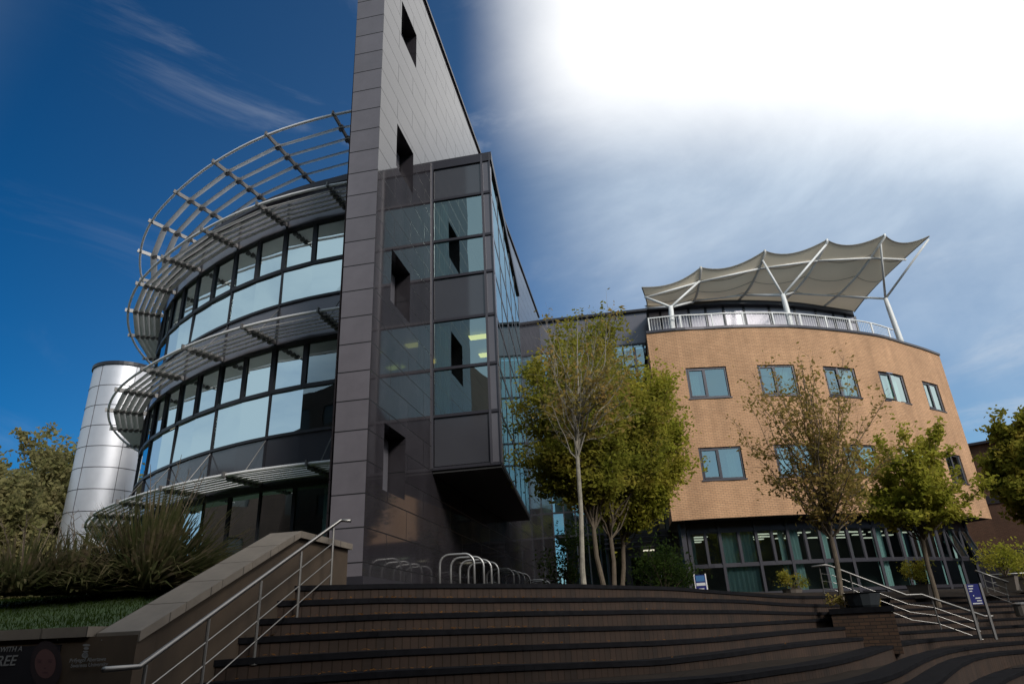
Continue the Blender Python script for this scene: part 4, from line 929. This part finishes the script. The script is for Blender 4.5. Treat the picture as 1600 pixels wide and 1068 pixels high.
tree('background_tree','large olive-green tree at the far left behind the silver metal cylinder',bz(60,930,46,.3),2.5,at(52,825,46.),(4.3,3.8,5.6),80,22,62,.16,0.131,BARKD,LEAFO,28,spread=.3)
tree('background_tree','low olive-green tree at the left edge of the photo',bz(-50,950,40,.3),1.8,at(-20,862,40.),(3.3,3.,3.8),56,18,56,.15,0.115,BARKD,LEAFO,29,spread=.3)
def bush(name,label,base,rad,n,ls,leaf,seed,cat='shrub',stems=True,pot=None,group=None):
    rr=random.Random(seed); b=Vector(base); o=thing(name,label,cat,tuple(b),group); mb=MB(); st=MB()
    cl=[(Vector((rr.gauss(0,.45)*rad[0],rr.gauss(0,.45)*rad[1],rad[2]*rr.uniform(.4,1.5))),rr.uniform(.2,.42)*min(rad)) for _ in range(max(6,n//90))]
    for c,r in cl: st.tube([b,b+c*.5+Vector((0,0,.1*rad[2])),b+c],[.02,.012,.005],4,False)
    for k in range(n):
        c,r=rr.choice(cl); leafquad(mb,b+c+Vector((rr.gauss(0,r),rr.gauss(0,r),rr.gauss(0,r))),ls*rr.uniform(.5,1.3),rr)
    mb.build('foliage',leaf,o); st.build('stem',BARKD,o)
    if pot:
        pm=MB(); w,h=pot; pm.tube([b-Vector((0,0,h)),b-Vector((0,0,h*.1)),b,b-Vector((0,0,.02))],[w*.8,w,w*1.06,w*.9],4 if w>.3 else 12); pm.build('pot',TERR,o)
    return o
bush('dark_shrub','dark evergreen shrub against the glazing left of the buff brick wing',bz(1040,915,25,.6),(1.0,.8,1.1),2600,.07,LEAFD,31)
bush('dark_shrub','dark green shrub behind the tree trunks beside the entrance',bz(885,905,22,.6),(.6,.6,1.5),1500,.06,LEAFD,32)
bush('potted_plant','round flowering plant in a pot in front of the curtained ground floor windows',bz(1236,912,24,.75),(.42,.35,.28),900,.04,LEAFG,33,'potted plant',pot=(.3,.35))
bush('potted_plant','flowering plant in a grey pot beside the trunk of the bronze tree',bz(1437,912,27,.72),(.5,.4,.38),1100,.045,LEAFG,34,'potted plant',pot=(.45,.42))
bush('potted_plant','tall yellow-green shrub in a pot at the right edge beside the level handrail',bz(1573,905,29,.85),(.7,.5,.65),1200,.055,LEAFY,35,'potted plant',pot=(.4,.45))
bush('potted_plant','leafy shrub at the right edge of the photo under the cut-off tree',bz(1600,905,31,.8),(.8,.5,.6),1000,.055,LEAFG,38,'potted plant',pot=(.4,.45))
bush('planter_plants','low bronze plants spilling over the top of the brick planter',tuple(V3(hv(24.6)*19.3,.08)),(.75,.4,.14),1100,.04,LEAFA,36,'plants')
mb=MB(); b=V3(hv(25.0)*18.9,.09); mb.tube([b,b+Vector((0,0,.04)),b+Vector((0,0,.30)),b+Vector((0,0,.32)),b+Vector((0,0,.31)),b+Vector((0,0,.22))],[.30,.33,.40,.44,.38,.36],12); o=mb.build('plant_pot',POT); tag(o,'dark wide plant pot standing on the brick planter among bronze plants','pot')
bush('hedge_shrub','olive scrub at the foot of the silver metal cylinder',bz(95,900,30,.5),(2.,1.,1.0),2200,.09,LEAFO,37)
def flax(label,base,n,L,seed,spread=1.):
    rr=random.Random(seed); b=Vector(base); o=thing('flax_bush',label,'plant',tuple(b)); mb=MB()
    for k in range(n):
        an=rr.uniform(0,6.283); el=R(rr.uniform(26,86) if rr.random()<.72 else rr.uniform(4,30)); l=L*rr.uniform(.55,1.1); dr=Vector((math.cos(an)*math.cos(el)*spread,math.sin(an)*math.cos(el)*.8,math.sin(el)))
        s=b+Vector((math.cos(an),math.sin(an),0))*rr.random()*.35*spread; w0=.022*rr.uniform(.7,1.3); side=dr.cross(Vector((0,0,1))).normalized()
        if rr.random()<.3: side=(side+Vector((0,0,.8))).normalized()
        P=[]; nseg=6
        for q in range(nseg+1): t=q/nseg; P.append(s+dr*l*t+Vector((0,0,-l*(.48 if el>.5 else .12)*t*t*math.cos(el)*rr.uniform(.8,1.3))))
        for q in range(nseg):
            a=w0*(1-(q/nseg)**2.2)+.002; c=w0*(1-((q+1)/nseg)**2.2)+.001; mb.quad(P[q]-side*a,P[q]+side*a,P[q+1]+side*c,P[q+1]-side*c)
    mb.build('blades',FLAX,o)
    mb=MB()
    for k in range(5):
        an=rr.uniform(0,6.28); t=b+Vector((math.cos(an)*.45*spread,math.sin(an)*.4,L*rr.uniform(1.05,1.3))); mb.tube([b,b.lerp(t,.6)+Vector((0,0,.05)),t],[.010,.007,.003],4,False)
        for j in range(9): p=b.lerp(t,.62+.04*j); e=p+Vector((rr.gauss(0,.06),rr.gauss(0,.06),.08)); mb.tube([p,e],[.004,.003],3,False)
    mb.build('flower_stalk',BARKD,o); return o
flax('large spiky bronze flax bush on the lawn in front of the curved glass wing',bz(232,918,11.5,.76),1300,1.5,41,1.35)
flax('spiky flax bush left of the largest one, in front of the silver metal cylinder',bz(120,922,11.4,.74),460,.92,42,1.1)
flax('grey-green flax bush at the left edge of the photo',bz(30,924,11.5,.74),520,.86,43,1.2)
flax('low flax bush between the cylinder and the left edge, behind the others',bz(85,925,13.3,.84),260,.95,44,1.1)
# ------------------------------------------------------------------ signs
def board(name,label,px0,px1,py0,py1,D,cat,build): pass
sg=thing('direction_sign','blue panel sign with white lines of text on two grey posts on the right steps','sign',at(1541,990,20.5))
tl,tr_,bl,brr=[Vector(at(*p)) for p in ((1507,911,20.5),(1521,910,20.5),(1538,992,20.5),(1548,990,20.5))]
tl=V3(Vector(at(1541,990,20.5))-Vector((.16,-.05,0)),0); xr=Vector((.95,-.3,0)).normalized(); bx=Vector(at(1533,960,20.5)); c=V3(bx,0)
zt_=Vector(at(1514,911,20.5)).z; zm=Vector(at(1526,945,20.5)).z; zb=-.75
for q in (-.16,.16): mb=MB(); mb.bar(c+xr*q+Vector((0,0,zb)),c+xr*q+Vector((0,0,zt_)),.05,.05); mb.build('post',FRAMEG if False else RIBM,sg)
mb=MB(); yn=Vector((xr.y,-xr.x,0)); yn=yn if yn.dot(-c)>0 else -yn
mb.box(c+Vector((0,0,(zt_+zm)/2)),xr*.135,yn*.012,Vector((0,0,(zt_-zm)/2-.015))); pn=mb.build('panel',BLUE,sg)
mb=MB()
for z,x0,l in ((.60,-.1,.11),(.52,-.1,.09),(.44,-.1,.06),(.30,-.05,.02),(.22,-.02,.11),(.14,-.0,.10),(.06,-.1,.2)): mb.box(c+xr*(x0+l/2)+yn*.016+Vector((0,0,zm+z*(zt_-zm)/.68)),xr*l/2,yn*.002,Vector((0,0,.012)))
mb.build('lettering',WHT,pn)
ab=thing('poster_board','small blue and white poster board standing on the plaza by the brick wing corner','sign',at(1095,918,19))
c=Vector(at(1096,917,19)); xr=Vector((.96,-.25,0)).normalized(); yn=Vector((-.25,-.96,0)).normalized(); c.z=.55
mb=MB(); mb.box(c+Vector((0,0,.26)),xr*.13,yn*.015,Vector((0,0,.26))); p_=mb.build('panel',BLUE,ab)
mb=MB(); mb.box(c+Vector((0,0,.43))+yn*.018,xr*.11,yn*.003,Vector((0,0,.07))); mb.build('poster_picture',LBLUE,p_)
mb=MB(); mb.box(c+Vector((0,0,.29))+yn*.018,xr*.115,yn*.003,Vector((0,0,.035))); mb.box(c+Vector((0,0,.12))+yn*.018,xr*.07,yn*.003,Vector((0,0,.07))); mb.build('poster_text',WHT,p_)
mb=MB()
for q in (-.14,.14): mb.bar(c+xr*q,c+xr*q+Vector((0,0,.54)),.02,.03)
mb.build('frame',ALU,ab)
lb=thing('litter_bin','small pale grey litter bin on the steps at the right edge','bin',at(1600,962,24.5)); c=Vector(at(1600,962,24.5))
mb=MB(); mb.tube([c,c+Vector((0,0,.02)),c+Vector((0,0,.30))],[.16,.18,.18],12); mb.build('body',TERR,lb); mb=MB(); mb.tube([c+Vector((0,0,.30)),c+Vector((0,0,.33)),c+Vector((0,0,.36))],[.2,.2,.1],12); mb.build('lid',RIBM,lb)

# fallen leaves on the steps
rr=random.Random(77); mb=MB()
for q in range(420):
    k=rr.choice([1,1,2,2,3,3,4,5]); a=rr.uniform(LT[k][0][0]-1,3) if rr.random()<.75 else rr.uniform(-15,22); p=stepcurve(LT[k],a,a+.001)[0]; r_=math.hypot(p.x,p.y); dd=rr.uniform(.03,.30)
    b=hv(a)*(r_+dd); c=Vector((b.x,b.y,p.z+.012+rr.random()*.012)); an=rr.random()*6.28; u=Vector((math.cos(an),math.sin(an),rr.uniform(-.2,.4)))*.032; v=Vector((-math.sin(an),math.cos(an),rr.uniform(-.2,.3)))*.02
    mb.quad(c-u,c-v,c+u,c+v)
tag(mb.build('fallen_leaves',leafmat('dry_leaves',(.10,.05,.02),(.20,.09,.03),(.28,.15,.05),8.)),'small dry brown leaves scattered over the brick steps','leaves',kind='stuff')
